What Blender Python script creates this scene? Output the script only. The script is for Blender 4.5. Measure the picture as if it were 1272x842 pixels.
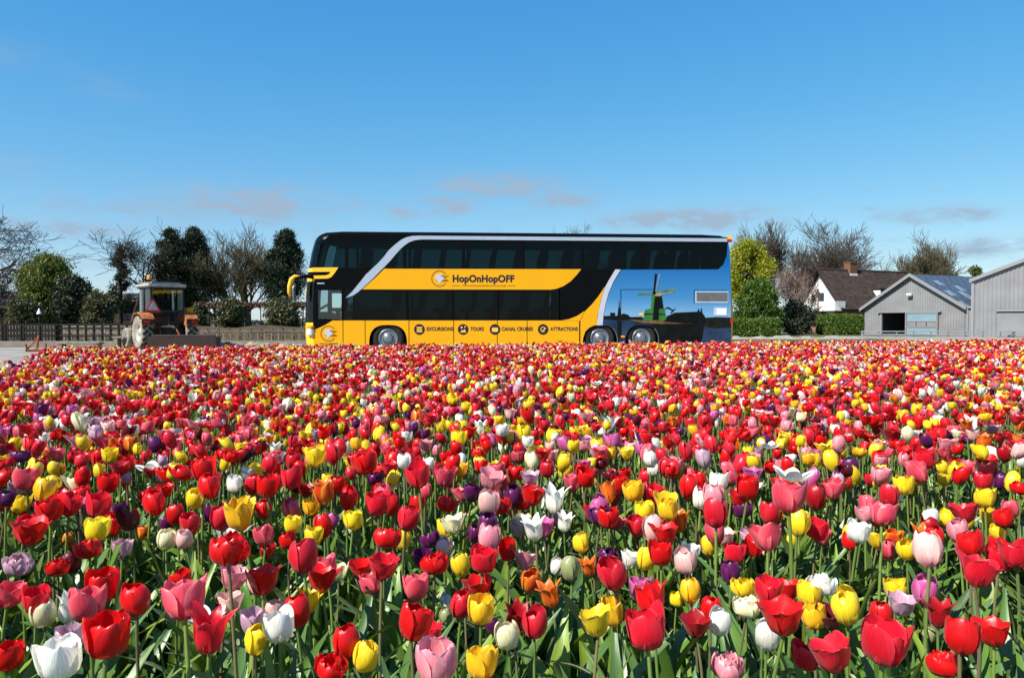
import bpy, bmesh, math, random
import numpy as np
from mathutils import Vector, Matrix
R = math.radians
for o in list(bpy.data.objects): bpy.data.objects.remove(o)
SC = bpy.context.scene
COL = SC.collection

# ---------------------------------------------------------------- camera
F = 919.0; CX = 636.0; CY = 421.0; YH = 399.0; H = 1.05      # focal and horizon of the photograph, in its pixels
PITCH = math.atan((CY - YH) / F)
cam = bpy.data.cameras.new('camera'); cam.sensor_width = 36.0; cam.lens = F / 1272.0 * 36.0
cam.clip_start = 0.05; cam.clip_end = 3000
co = bpy.data.objects.new('camera', cam); COL.objects.link(co)
co.location = (0, 0, H); co.rotation_euler = (R(90) - PITCH, 0, 0)
SC.camera = co

# ---------------------------------------------------------------- world
SEL = R(46)
SUN = Vector((-0.76, -0.65, 0.0)).normalized() * math.cos(SEL) + Vector((0, 0, math.sin(SEL)))
w = bpy.data.worlds.new('World'); SC.world = w; w.use_nodes = True
nt = w.node_tree; N = nt.nodes; L = nt.links
for n in list(N): N.remove(n)
out = N.new('ShaderNodeOutputWorld'); bg = N.new('ShaderNodeBackground'); sky = N.new('ShaderNodeTexSky')
sky.sky_type = 'NISHITA'; sky.sun_disc = False; sky.sun_elevation = SEL
sky.sun_rotation = math.atan2(SUN.x, SUN.y)
sky.altitude = 0; sky.air_density = 1.0; sky.dust_density = 0.1; sky.ozone_density = 4.0
bg.inputs[1].default_value = 0.0925

def wm(op, a, b=None, c=None):
    n = N.new('ShaderNodeMath'); n.operation = op
    for i, v in enumerate((a, b, c)):
        if v is None: continue
        if isinstance(v, (int, float)): n.inputs[i].default_value = v
        else: L.new(v, n.inputs[i])
    return n.outputs[0]
tc = N.new('ShaderNodeTexCoord'); sp = N.new('ShaderNodeSeparateXYZ'); L.new(tc.outputs['Generated'], sp.inputs[0])
az = wm('ARCTAN2', sp.outputs[0], sp.outputs[1]); el = wm('ARCSINE', sp.outputs[2])
# thin low clouds: (azimuth, elevation, half width, half height, strength)
def ae(px, py): return (math.atan((px - CX) / F), math.atan((YH - py) / F))
total = None
for (px, py, hw, hh, st) in [(315, 261, 80, 17, .95), (622, 231, 75, 13, .75), (560, 257, 30, 10, .75), (503, 265, 24, 7, .7),
                             (702, 250, 40, 10, .6), (855, 277, 85, 13, .95), (140, 148, 36, 12, .12), (1160, 284, 50, 8, .6),
                             (1250, 322, 80, 10, .6), (85, 300, 70, 9, .6), (150, 275, 60, 8, .4), (10, 238, 22, 8, .5), (20, 128, 50, 14, .1)]:
    a0, e0 = ae(px, py)
    dx = wm('MULTIPLY', wm('SUBTRACT', az, a0), F / hw); dy = wm('MULTIPLY', wm('SUBTRACT', el, e0), F / hh)
    g = wm('MULTIPLY', wm('EXPONENT', wm('MULTIPLY', wm('ADD', wm('MULTIPLY', dx, dx), wm('MULTIPLY', dy, dy)), -1.0)), st)
    total = g if total is None else wm('ADD', total, g)
mp = N.new('ShaderNodeCombineXYZ'); L.new(wm('MULTIPLY', az, 16.0), mp.inputs[0]); L.new(wm('MULTIPLY', el, 42.0), mp.inputs[1])
nz = N.new('ShaderNodeTexNoise'); nz.inputs['Scale'].default_value = 1.3; nz.inputs['Detail'].default_value = 6; nz.inputs['Roughness'].default_value = .62
L.new(mp.outputs[0], nz.inputs['Vector'])
# a thin scatter of the same low cloud goes on all round the horizon
band = wm('EXPONENT', wm('MULTIPLY', wm('MULTIPLY', wm('SUBTRACT', el, .12), wm('SUBTRACT', el, .12)), -220.0))
scat = wm('MULTIPLY', wm('MAXIMUM', wm('SUBTRACT', nz.outputs[0], .56), 0.0), wm('MULTIPLY', band, 1.6))
mask = wm('ADD', wm('MULTIPLY', total, wm('SMOOTH_MIN', wm('MAXIMUM', wm('MULTIPLY', wm('SUBTRACT', nz.outputs[0], .34), 4.0), 0.0), 1.0, .3)), scat)
mask = wm('MINIMUM', wm('MULTIPLY', mask, 1.75), .92)
mx = N.new('ShaderNodeMixRGB'); mx.blend_type = 'MIX'
L.new(mask, mx.inputs[0]); mx.inputs[2].default_value = (2.2, 2.95, 3.85, 1)
tint = N.new('ShaderNodeHueSaturation'); tint.inputs['Saturation'].default_value = 1.28; tint.inputs['Hue'].default_value = .49   # the photograph's vivid blue, the same all round
L.new(sky.outputs[0], tint.inputs['Color']); sr = N.new('ShaderNodeSeparateColor'); cr = N.new('ShaderNodeCombineColor'); L.new(tint.outputs[0], sr.inputs[0])   # film response of the sky blue
for i, (ex, k, sh) in enumerate(((1.0, 1.12, .12), (.68, 1.44, .012), (.36, 2.80, .0))):
    L.new(wm('DIVIDE', wm('MULTIPLY', wm('POWER', sr.outputs[i], ex), k), wm('ADD', wm('MULTIPLY', sr.outputs[i], sh), 1.0)), cr.inputs[i])
L.new(cr.outputs[0], mx.inputs[1])
L.new(mx.outputs[0], bg.inputs[0]); L.new(bg.outputs[0], out.inputs[0])

# ---------------------------------------------------------------- sun and exposure
sl = bpy.data.lights.new('sun', 'SUN'); sl.energy = 5.0; sl.angle = R(0.53); sl.color = (1, .95, .87)
so = bpy.data.objects.new('sun', sl); COL.objects.link(so); so.rotation_euler = (-SUN).to_track_quat('-Z', 'Y').to_euler()
vs = SC.view_settings; vs.view_transform = 'Standard'; vs.look = 'None'; vs.exposure = 0.82; vs.gamma = 1; vs.use_curve_mapping = False
SC.render.engine = 'CYCLES'
SC.cycles.max_bounces = 8; SC.cycles.transparent_max_bounces = 16

# ---------------------------------------------------------------- helpers
def at(px, py, Y):
    """point at depth Y (metres along the ground) seen in the photograph at px, py"""
    a = (px - CX) / F; b = (CY - py) / F
    dy = math.cos(PITCH) + b * math.sin(PITCH); dz = b * math.cos(PITCH) - math.sin(PITCH)
    k = Y / dy
    return Vector((a * k, Y, H + dz * k))
def gx(px, Y): return (px - CX) / F * Y
def gz(py, Y): return H + (YH - py) / F * Y

MATS = {}
def mat(name, c, rough=.6, spec=.4, metal=0., var=.12, scale=6., bump=0., coat=0., trans=0., c2=None, detail=4):
    m = bpy.data.materials.new(name); m.use_nodes = True; MATS[name] = m
    n = m.node_tree.nodes; l = m.node_tree.links; b = n['Principled BSDF']
    b.inputs['Roughness'].default_value = rough; b.inputs['Metallic'].default_value = metal
    b.inputs['Specular IOR Level'].default_value = spec; b.inputs['Coat Weight'].default_value = coat; b.inputs['Coat Roughness'].default_value = .05
    t = n.new('ShaderNodeTexCoord'); z = n.new('ShaderNodeTexNoise'); z.inputs['Scale'].default_value = scale; z.inputs['Detail'].default_value = detail
    l.new(t.outputs['Object'], z.inputs['Vector'])
    r = n.new('ShaderNodeValToRGB'); r.color_ramp.elements[0].position = .3; r.color_ramp.elements[1].position = .7
    lo = [max(0, x * (1 - var)) for x in c]; hi = [x * (1 + var) for x in (c2 or c)]
    r.color_ramp.elements[0].color = (*lo, 1); r.color_ramp.elements[1].color = (*hi, 1)
    l.new(z.outputs[0], r.inputs[0]); l.new(r.outputs[0], b.inputs['Base Color'])
    if bump:
        bp = n.new('ShaderNodeBump'); bp.inputs['Strength'].default_value = bump; bp.inputs['Distance'].default_value = .02
        l.new(z.outputs[0], bp.inputs['Height']); l.new(bp.outputs[0], b.inputs['Normal'])
    if trans:
        tr = n.new('ShaderNodeBsdfTranslucent'); mxs = n.new('ShaderNodeMixShader'); mxs.inputs[0].default_value = trans
        l.new(r.outputs[0], tr.inputs[0]); l.new(b.outputs[0], mxs.inputs[1]); l.new(tr.outputs[0], mxs.inputs[2])
        l.new(mxs.outputs[0], n['Material Output'].inputs[0])
    return m
def foliage(name, c, c2, trans=.25, rough=.5, spec=.3):
    """leaf colour varied leaf by leaf"""
    m = bpy.data.materials.new(name); m.use_nodes = True; MATS[name] = m
    n = m.node_tree.nodes; l = m.node_tree.links; b = n['Principled BSDF']; b.inputs['Roughness'].default_value = rough; b.inputs['Specular IOR Level'].default_value = spec
    g = n.new('ShaderNodeNewGeometry'); r = n.new('ShaderNodeMixRGB'); r.inputs[1].default_value = (*c, 1); r.inputs[2].default_value = (*c2, 1)
    l.new(g.outputs['Random Per Island'], r.inputs[0]); l.new(r.outputs[0], b.inputs['Base Color'])
    tr = n.new('ShaderNodeBsdfTranslucent'); mxs = n.new('ShaderNodeMixShader'); mxs.inputs[0].default_value = trans
    l.new(r.outputs[0], tr.inputs[0]); l.new(b.outputs[0], mxs.inputs[1]); l.new(tr.outputs[0], mxs.inputs[2]); l.new(mxs.outputs[0], n['Material Output'].inputs[0])
    return m
def glass(name, tint, refl=1.0, rough=.02):
    m = bpy.data.materials.new(name); m.use_nodes = True; MATS[name] = m
    n = m.node_tree.nodes; l = m.node_tree.links; n.remove(n['Principled BSDF'])
    t = n.new('ShaderNodeBsdfTransparent'); t.inputs[0].default_value = (*tint, 1)
    g = n.new('ShaderNodeBsdfGlossy'); g.inputs['Roughness'].default_value = rough; g.inputs[0].default_value = (refl, refl, refl, 1)
    f = n.new('ShaderNodeFresnel'); f.inputs[0].default_value = 1.5
    x = n.new('ShaderNodeMixShader'); l.new(f.outputs[0], x.inputs[0]); l.new(t.outputs[0], x.inputs[1]); l.new(g.outputs[0], x.inputs[2])
    l.new(x.outputs[0], n['Material Output'].inputs[0])
    return m
def tag(o, label=None, cat=None, group=None, kind=None):
    if label: o['label'] = label
    if cat: o['category'] = cat
    if group: o['group'] = group
    if kind: o['kind'] = kind
    return o
def empty(name, loc, rz=0., label=None, cat=None, group=None):
    o = bpy.data.objects.new(name, None); COL.objects.link(o); o.location = loc; o.rotation_euler = (0, 0, rz); o.empty_display_size = .2
    return tag(o, label, cat, group)
def link(name, me, m, parent=None, smooth=False):
    o = bpy.data.objects.new(name, me); COL.objects.link(o); o.parent = parent
    if m is not None and len(me.materials) == 0: me.materials.append(m)
    if smooth: me.polygons.foreach_set('use_smooth', [True] * len(me.polygons))
    return o
def pyobj(name, v, f, m, parent=None, smooth=False):
    me = bpy.data.meshes.new(name); me.from_pydata([tuple(x) for x in v], [], f); me.update()
    return link(name, me, m, parent, smooth)
def bobj(name, bm, m, parent=None, smooth=False, bevel=0.):
    if bevel: bmesh.ops.bevel(bm, geom=list(bm.edges), offset=bevel, segments=2, affect='EDGES', clamp_overlap=True)
    bmesh.ops.recalc_face_normals(bm, faces=bm.faces)
    me = bpy.data.meshes.new(name); bm.to_mesh(me); bm.free()
    return link(name, me, m, parent, smooth)
def bx(bm, c, s, rz=0., ry=0., rx=0.):
    M_ = Matrix.Translation(Vector(c)) @ Matrix.Rotation(rz, 4, 'Z') @ Matrix.Rotation(ry, 4, 'Y') @ Matrix.Rotation(rx, 4, 'X') @ Matrix.Diagonal((*s, 1))
    bmesh.ops.create_cube(bm, size=1, matrix=M_)
def box(name, c, s, m, parent=None, bevel=0., rz=0., ry=0., rx=0.):
    bm = bmesh.new(); bx(bm, c, s, rz, ry, rx); return bobj(name, bm, m, parent, bevel=bevel)
def tube(bm, a, b, r, r2=None, seg=8, caps=True):
    a = Vector(a); b = Vector(b); d = b - a
    q = Vector((0, 0, 1)).rotation_difference(d)
    M_ = Matrix.Translation((a + b) / 2) @ q.to_matrix().to_4x4()
    bmesh.ops.create_cone(bm, cap_ends=caps, segments=seg, radius1=r, radius2=r if r2 is None else r2, depth=d.length, matrix=M_)
def beam(name, a, b, r, m, parent=None, seg=8):
    bm = bmesh.new(); tube(bm, a, b, r, seg=seg); return bobj(name, bm, m, parent)
def lathe(bm, prof, seg, M_):
    """profile of (radius, height) turned about z, then placed by M_"""
    rings = []
    for r, z in prof:
        rings.append([bm.verts.new(M_ @ Vector((r * math.cos(2 * math.pi * k / seg), r * math.sin(2 * math.pi * k / seg), z))) for k in range(seg)])
    for a, b in zip(rings, rings[1:]):
        for k in range(seg): bm.faces.new((a[k], a[(k + 1) % seg], b[(k + 1) % seg], b[k]))
def npmesh(name, V, Fq, m, parent=None, smooth=True, col=None, uv=None, mats=None, matidx=None):
    """numpy mesh of equal-sized faces or a list of face arrays"""
    fl = Fq if isinstance(Fq, list) else [Fq]
    me = bpy.data.meshes.new(name); V = np.asarray(V, np.float32).reshape(-1, 3)
    me.vertices.add(len(V)); me.vertices.foreach_set('co', V.ravel())
    loops = np.concatenate([f.ravel() for f in fl]).astype(np.int32)
    sizes = np.concatenate([np.full(len(f), f.shape[1], np.int32) for f in fl])
    starts = np.concatenate([[0], np.cumsum(sizes)[:-1]]).astype(np.int32)
    me.loops.add(len(loops)); me.loops.foreach_set('vertex_index', loops)
    me.polygons.add(len(sizes)); me.polygons.foreach_set('loop_start', starts); me.polygons.foreach_set('loop_total', sizes)
    if smooth: me.polygons.foreach_set('use_smooth', np.ones(len(sizes), bool))
    if matidx is not None: me.polygons.foreach_set('material_index', np.asarray(matidx, np.int32))
    me.update(calc_edges=True)
    if col is not None:
        a = me.color_attributes.new('col', 'FLOAT_COLOR', 'POINT'); c4 = np.ones((len(V), 4), np.float32); c4[:, :3] = col; a.data.foreach_set('color', c4.ravel())
    if uv is not None:
        a = me.attributes.new('st', 'FLOAT_VECTOR', 'POINT'); u3 = np.zeros((len(V), 3), np.float32); u3[:, :uv.shape[1]] = uv; a.data.foreach_set('vector', u3.ravel())
    for x in (mats or [m]): me.materials.append(x)
    if parent == 'mesh': return me
    o = bpy.data.objects.new(name, me); COL.objects.link(o); o.parent = parent
    return o
def copy_tree(o, parent=None):
    c = o.copy(); COL.objects.link(c); c.parent = parent
    for ch in o.children: copy_tree(ch, c)
    return c

# ---------------------------------------------------------------- materials
mat('asphalt', (.22, .20, .175), .9, .2, var=.25, scale=1.2, bump=.2, c2=(.26, .24, .21), detail=10)
mat('concrete', (.19, .16, .125), .9, .2, var=.2, scale=3, bump=.3, detail=9)
mat('meadow', (.05, .075, .02), .9, .1, var=.4, scale=.3, c2=(.11, .10, .045), detail=9)
mat('bank', (.045, .045, .017), .95, .1, var=.4, scale=1.0, c2=(.075, .058, .032), bump=.5, detail=9)
mat('soil', (.022, .015, .010), .95, .1, var=.4, scale=9, bump=.8, detail=9)
mat('gravel', (.26, .23, .19), .95, .1, var=.4, scale=6, bump=.8, detail=9)
mat('black_paint', (.003, .003, .0035), .25, .06, var=.1)
mat('black_matt', (.012, .012, .012), .7, .2)
mat('interior', (.008, .009, .01), .8, .1)
mat('bus_yellow', (.66, .31, .004), .4, .2, var=.02, scale=1.0)
mat('bus_yellow_trim', (.80, .44, .012), .3, .4, var=.03, coat=.3)
mat('silver', (.30, .36, .43), .25, .5, var=.04, coat=.3)
mat('pale_print', (.42, .43, .50), .4, .3, var=.03)
mat('ink', (.012, .008, .02), .5, .3)
mat('ink_brown', (.16, .06, .008), .5, .3)
mat('print_yellow', (.75, .42, .06), .5, .3)
mat('mill_green', (.03, .125, .026), .6, .06, var=.25, scale=3)
mat('mill_dark', (.005, .006, .006), .6, .06, var=.4, scale=3)
mat('mill_sail', (.09, .17, .05), .6, .06, var=.3)
mat('mill_blur', (.16, .2, .3), .6, .06)
mat('mill_cap', (.25, .21, .15), .6, .06, var=.3, scale=6)
mat('mill_bank', (.13, .07, .03), .6, .06, var=.4, scale=5)
mat('mural_water', (.006, .016, .042), .6, .06, var=.5, scale=1.4, c2=(.018, .034, .07))
mat('mural_reeds', (.010, .011, .007), .6, .06, var=.4, scale=4)
mat('tyre', (.016, .015, .014), .85, .2, var=.3)
mat('wheel_cover', (.24, .25, .27), .36, .5, metal=.75, var=.05)
mat('red_lens', (.35, .01, .01), .2, .5)
mat('amber_lens', (.75, .22, .01), .2, .5)
mat('lamp_lens', (.7, .72, .75), .1, .6)
mat('grille_slat', (.14, .11, .08), .5, .4)
mat('grille_frame', (.33, .42, .55), .4, .4)
mat('white_plate', (.75, .76, .78), .4, .3)
glass('bus_glass', (.27, .39, .40), .3); glass('bus_glass_dark', (.22, .29, .29), .3); glass('clear_glass', (.88, .93, .93)); glass('screen_glass', (.5, .62, .64), .8); glass('cab_glass', (.74, .8, .78))  # lower-deck tint darker: dimmer light from the trees behind is put into it
mat('tractor_orange', (.28, .08, .018), .6, .25, var=.4, scale=8, c2=(.34, .12, .04))
mat('tractor_dark', (.02, .018, .016), .6, .3, var=.3)
mat('tractor_white', (.36, .345, .31), .5, .3, var=.25, scale=5)
mat('dusty_rubber', (.25, .22, .175), .9, .1, var=.35, scale=5)
mat('rust', (.16, .05, .02), .8, .2, var=.4, scale=10, c2=(.25, .08, .03))
mat('dark_steel', (.028, .014, .011), .7, .3, var=.3, scale=8)
mat('sign_red', (.45, .02, .015), .5, .3); mat('sign_grey', (.42, .4, .4), .6, .3)
mat('dark_wood', (.013, .011, .009), .8, .2, var=.4, scale=8)
mat('grey_wood', (.2, .175, .15), .85, .2, var=.3, scale=10)
mat('brown_wood', (.12, .08, .055), .85, .2, var=.35, scale=10)
mat('bark', (.075, .058, .045), .9, .1, var=.35, scale=6)
mat('bark_dark', (.03, .024, .018), .9, .1, var=.35, scale=6)
mat('bark_olive', (.10, .085, .05), .9, .1, var=.35, scale=6)
mat('bark_red', (.13, .075, .06), .9, .1, var=.3, scale=6)
mat('bark_grey', (.17, .125, .105), .9, .1, var=.3, scale=6)
mat('birch', (.19, .14, .12), .85, .2, var=.5, scale=5)
foliage('pine_needles', (.010, .020, .009), (.026, .042, .016), .1)
foliage('willow_leaf', (.07, .095, .016), (.16, .18, .035), .35)
foliage('lime_leaf', (.19, .22, .012), (.38, .37, .025), .35)
foliage('green_leaf', (.035, .085, .010), (.09, .15, .018), .25)
foliage('dark_leaf', (.016, .024, .012), (.034, .042, .018), .15)
foliage('olive_leaf', (.055, .062, .022), (.10, .10, .04), .25)
foliage('hedge_leaf', (.05, .095, .012), (.105, .165, .022), .25)
foliage('brown_leaf', (.10, .055, .03), (.16, .10, .055), .25)
foliage('far_leaf', (.035, .045, .03), (.07, .07, .05), .2)
mat('sheet', (.20, .197, .202), .5, .3, var=.13, scale=.9, detail=9)
mat('sheet_trim', (.22, .22, .228), .5, .3, var=.05)
mat('slate_sheet', (.055, .065, .08), .35, .5, var=.4, scale=1.6)
mat('skylight_and_glare', (.17, .20, .24), .25, .5, var=.3, scale=2)  # cottage roof window; the same pale tone paints reflections on the barn roof
mat('barn_door', (.18, .27, .31), .3, .5, var=.12, scale=2)
mat('barn_inside', (.03, .03, .032), .9, .1)
mat('rail_metal', (.3, .31, .33), .5, .4, metal=.3)
mat('roof_tile', (.045, .031, .025), .8, .2, var=.3, scale=3, c2=(.062, .042, .033))
mat('roof_edge', (.025, .02, .018), .7, .2)
mat('brick', (.25, .12, .09), .9, .2, var=.25, scale=9)
mat('brick_chimney', (.16, .075, .045), .9, .2, var=.3, scale=9)
mat('white_wood', (.72, .71, .68), .55, .3, var=.04)
mat('dark_window', (.02, .025, .03), .1, .6)
mat('cottage_wall', (.06, .045, .035), .9, .1, var=.3)
M = MATS

# graded blue sky printed on the bus mural: a printed picture, darker blue towards its top
m = bpy.data.materials.new('mural_sky'); m.use_nodes = True; M['mural_sky'] = m
n = m.node_tree.nodes; l = m.node_tree.links; t_ = n.new('ShaderNodeTexCoord'); s_ = n.new('ShaderNodeSeparateXYZ'); l.new(t_.outputs['Object'], s_.inputs[0])
r_ = n.new('ShaderNodeMapRange'); r_.inputs[1].default_value = 1.0; r_.inputs[2].default_value = 3.0; l.new(s_.outputs[2], r_.inputs[0])
c_ = n.new('ShaderNodeValToRGB'); c_.color_ramp.elements[0].color = (.20, .36, .50, 1); c_.color_ramp.elements[1].color = (.004, .10, .30, 1)
e_ = c_.color_ramp.elements.new(.4); e_.color = (.045, .19, .39, 1)
l.new(r_.outputs[0], c_.inputs[0]); l.new(c_.outputs[0], n['Principled BSDF'].inputs['Base Color']); n['Principled BSDF'].inputs['Roughness'].default_value = .5; n['Principled BSDF'].inputs['Specular IOR Level'].default_value = .1

def plantmat(name, trans, rough, spec, veins):
    m = bpy.data.materials.new(name); m.use_nodes = True; M[name] = m
    n = m.node_tree.nodes; l = m.node_tree.links; b = n['Principled BSDF']; b.inputs['Roughness'].default_value = rough; b.inputs['Specular IOR Level'].default_value = spec; b.inputs['Sheen Weight'].default_value = .12; b.inputs['Sheen Roughness'].default_value = .4
    a = n.new('ShaderNodeAttribute'); a.attribute_name = 'col'
    s = n.new('ShaderNodeAttribute'); s.attribute_name = 'st'
    mp = n.new('ShaderNodeVectorMath'); mp.operation = 'MULTIPLY'; mp.inputs[1].default_value = (7.0, 1.1, 1.0); l.new(s.outputs['Vector'], mp.inputs[0])
    z = n.new('ShaderNodeTexNoise'); z.inputs['Scale'].default_value = 2.0; z.inputs['Detail'].default_value = 3; l.new(mp.outputs[0], z.inputs['Vector'])
    r = n.new('ShaderNodeMapRange'); r.inputs[1].default_value = .3; r.inputs[2].default_value = .7; r.inputs[3].default_value = 1 - veins; r.inputs[4].default_value = 1 + veins; l.new(z.outputs[0], r.inputs[0])
    x = n.new('ShaderNodeVectorMath'); x.operation = 'SCALE'; l.new(a.outputs['Color'], x.inputs[0]); l.new(r.outputs[0], x.inputs['Scale'])
    l.new(x.outputs[0], b.inputs['Base Color'])
    bp = n.new('ShaderNodeBump'); bp.inputs['Strength'].default_value = .25; bp.inputs['Distance'].default_value = .002; l.new(z.outputs[0], bp.inputs['Height']); l.new(bp.outputs[0], b.inputs['Normal'])
    t = n.new('ShaderNodeBsdfTranslucent'); l.new(x.outputs[0], t.inputs[0])
    mx = n.new('ShaderNodeMixShader'); mx.inputs[0].default_value = trans; l.new(b.outputs[0], mx.inputs[1]); l.new(t.outputs[0], mx.inputs[2]); l.new(mx.outputs[0], n['Material Output'].inputs[0])
    return m
plantmat('petal', .28, .34, .5, .24)
plantmat('tulip_green', .2, .36, .55, .2)

# ---------------------------------------------------------------- ground
pyobj('ground', [(-900, -200, 0), (900, -200, 0), (900, 1500, 0), (-900, 1500, 0)], [(0, 1, 2, 3)], M['meadow'])['kind'] = 'structure'
pyobj('asphalt_yard', [(-60, -20, .004), (60, -20, .004), (60, 49, .004), (22, 52, .004), (22, 33, .004), (-9, 31.2, .004), (-60, 31.2, .004)], [(0, 1, 2, 3, 4, 5, 6)], M['asphalt'])['kind'] = 'structure'

# ---------------------------------------------------------------- trees
def grow(seed, levels=(6, 6, 5, 6), up=.10, trunk_h=.28, splay=.75, wob=.16, stems=1, ratio=.70):
    rng = random.Random(seed); segs = []
    def rv(): return Vector((rng.gauss(0, 1), rng.gauss(0, 1), rng.gauss(0, 1)))
    def branch(p, d, Ln, r, lv):
        ns = (6, 6, 5, 4, 3)[lv]; step = Ln / ns
        nk = levels[lv] if lv < len(levels) else 0
        spots = sorted(rng.uniform(.25 if lv else trunk_h, 1.0) for _ in range(nk)); si = 0
        for i in range(ns):
            d = (d + rv() * wob * (.6 if lv == 0 else 1) + Vector((0, 0, up * (1 if lv else .5)))).normalized()
            q = p + d * step; r2 = r * (1 - .8 / ns * (1 if lv else .75)); segs.append((p, q, r, r2, lv))
            while si < nk and spots[si] <= (i + 1) / ns + 1e-6:
                f = spots[si] * ns - i; b = p.lerp(q, max(0, min(1, f)))
                side = d.cross(rv()).normalized(); nd = (d * (1 - splay * .45) + side * splay).normalized()
                branch(b, nd, Ln * ratio * rng.uniform(.65, 1.1), max(r2 * .58, .0012), lv + 1); si += 1
            p, r = q, r2
    for s in range(stems):
        off = Vector((rng.uniform(-.05, .05), rng.uniform(-.05, .05), 0)) * (stems > 1)
        branch(off, (Vector((0, 0, 1)) + (rv() * .16 if stems > 1 else rv() * .03)).normalized(), .62, .025, 0)
    return segs
def seg_mesh(name, segs, m, parent, thick=1.0, rmin=.006, kind=None):
    P0 = np.array([s[0] for s in segs]); P1 = np.array([s[1] for s in segs]); r0 = np.maximum(np.array([s[2] for s in segs]) * thick, rmin); r1 = np.maximum(np.array([s[3] for s in segs]) * thick, rmin * .8)
    d = P1 - P0; d /= np.linalg.norm(d, axis=1, keepdims=True) + 1e-9
    ref = np.where(np.abs(d[:, 2:3]) > .9, np.array([[1., 0, 0]]), np.array([[0, 0, 1.]]))
    a = np.cross(d, ref); a /= np.linalg.norm(a, axis=1, keepdims=True); b = np.cross(d, a)
    k = 5 if r0.max() > .06 else 3
    ang = np.arange(k) * 2 * np.pi / k
    ring = a[:, None, :] * np.cos(ang)[None, :, None] + b[:, None, :] * np.sin(ang)[None, :, None]
    V = np.concatenate([P0[:, None] + ring * r0[:, None, None], P1[:, None] + ring * r1[:, None, None]], 1)
    base = (np.arange(len(segs)) * 2 * k)[:, None, None]; j = np.arange(k)
    Q = np.stack([j, (j + 1) % k, (j + 1) % k + k, j + k], 1)[None] + base
    return npmesh(name, V.reshape(-1, 3), Q.reshape(-1, 4), m, parent, smooth=(k == 5))
def fit(segs, width, height, depth=None):
    P = np.array([s[1] for s in segs]); lo_, hi_ = np.percentile(P, [2.5, 97.5], axis=0); w0, d0 = (hi_ - lo_)[:2]; h0 = .25 * P[:, 2].max() + .75 * np.percentile(P[:, 2], 99.3)
    cx = (P[:, 0].max() + P[:, 0].min()) / 2 * .0
    S = Vector((width / w0, (depth or width) / d0, height / h0)); rs = height
    return [(Vector((a.x * S.x, a.y * S.y, a.z * S.z)), Vector((b.x * S.x, b.y * S.y, b.z * S.z)), r * rs, r2 * rs, lv) for a, b, r, r2, lv in segs]
def quads(rng, P, size, aspect=1.0, flat=0., up=None):
    n_ = len(P); nrm = rng.normal(size=(n_, 3)); nrm[:, 2] += flat; nrm /= np.linalg.norm(nrm, axis=1, keepdims=True)
    t = rng.normal(size=(n_, 3)) if up is None else np.tile(np.array(up, float), (n_, 1)) + rng.normal(size=(n_, 3)) * .25
    t -= nrm * (t * nrm).sum(1, keepdims=True); t /= np.linalg.norm(t, axis=1, keepdims=True) + 1e-9; b = np.cross(nrm, t)
    s = size * rng.uniform(.6, 1.3, (n_, 1))
    V = np.stack([P - t * s * aspect, P + b * s * .55 + nrm * s * .12, P + t * s * aspect, P - b * s * .55 + nrm * s * .12], 1)
    return V.reshape(-1, 3), (np.arange(n_)[:, None] * 4 + np.arange(4)[None])
def bare_tree(name, px, ptop, width_px, Y, seed, label, m='bark', group=None, thick=1.0, twig=.013, **kw):
    hgt = gz(ptop, Y); wd = width_px / F * Y * .80
    t = empty(name, (gx(px, Y), Y, 0), 0, label, 'tree', group)
    s = fit(grow(seed, **kw), wd, hgt)
    seg_mesh('trunk', [x for x in s if x[4] == 0], M[m], t, thick)
    seg_mesh('crown', [x for x in s if x[4] > 0], M[m], t, thick, rmin=twig)
    return t, s

# ---------------------------------------------------------------- bare trees behind the yard and the house
TR = 'bare trees behind the yard'
bare_tree('bare_tree', -38, 252, 190, 58, 4, 'bare spreading tree overhanging the green willow', 'bark', TR, thick=1.6, twig=.017, levels=(8, 7, 7, 6), splay=.8, up=.06, wob=.2)
tB, sB = bare_tree('bare_tree', 163, 284, 118, 60, 12, 'bare grey tree with dark evergreen growing in it behind the tractor', 'bark_dark', TR, levels=(8, 6, 6, 6), splay=.72, up=.1, trunk_h=.22)
bare_tree('bare_tree', 302, 290, 112, 62, 23, 'thick-stemmed bare olive tree between the dark pines', 'bark_olive', TR, thick=1.4, twig=.013, levels=(7, 6, 6, 6), stems=3, splay=.6, trunk_h=.3, up=.14, wob=.2)
bare_tree('bare_tree', 268, 312, 62, 70, 29, 'slender bare tree close beside the pair of dark pines', 'bark_dark', TR, twig=.013, levels=(6, 6, 5, 6), splay=.6, up=.12)
bare_tree('bare_tree', 722, 282, 70, 80, 31, 'bare tree whose tip shows above the bus roof', 'bark', TR, levels=(7, 6, 5, 6))
TH = 'bare trees behind the house'
bare_tree('bare_tree', 962, 281, 78, 74, 37, 'bare upright tree behind the yellow-green maple', 'bark', TH, levels=(8, 7, 7, 6), splay=.52, up=.13, trunk_h=.25, twig=.017)
bare_tree('bare_tree', 1034, 278, 112, 88, 41, 'wide bare tree rising over the house ridge', 'bark', TH, levels=(9, 7, 7, 6), splay=.58, up=.13, trunk_h=.22, stems=2, twig=.017)
bare_tree('bare_tree', 1155, 297, 76, 82, 43, 'round dense bare tree above the small barn roof', 'bark_olive', TH, levels=(9, 7, 7, 6), splay=.55, up=.13, trunk_h=.15, stems=3, twig=.017)
bare_tree('bare_tree', 921, 290, 50, 90, 47, 'faint bare tree peeping out past the bus tail', 'bark_grey', TH, levels=(7, 6, 5, 6), splay=.55)
bare_tree('birch_tree', 1001, 330, 62, 62, 53, 'pale-stemmed reddish birch in front of the white gable', 'birch', None, twig=.010, levels=(6, 5, 4, 4), splay=.6, up=.03, stems=2, trunk_h=.2)
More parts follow.
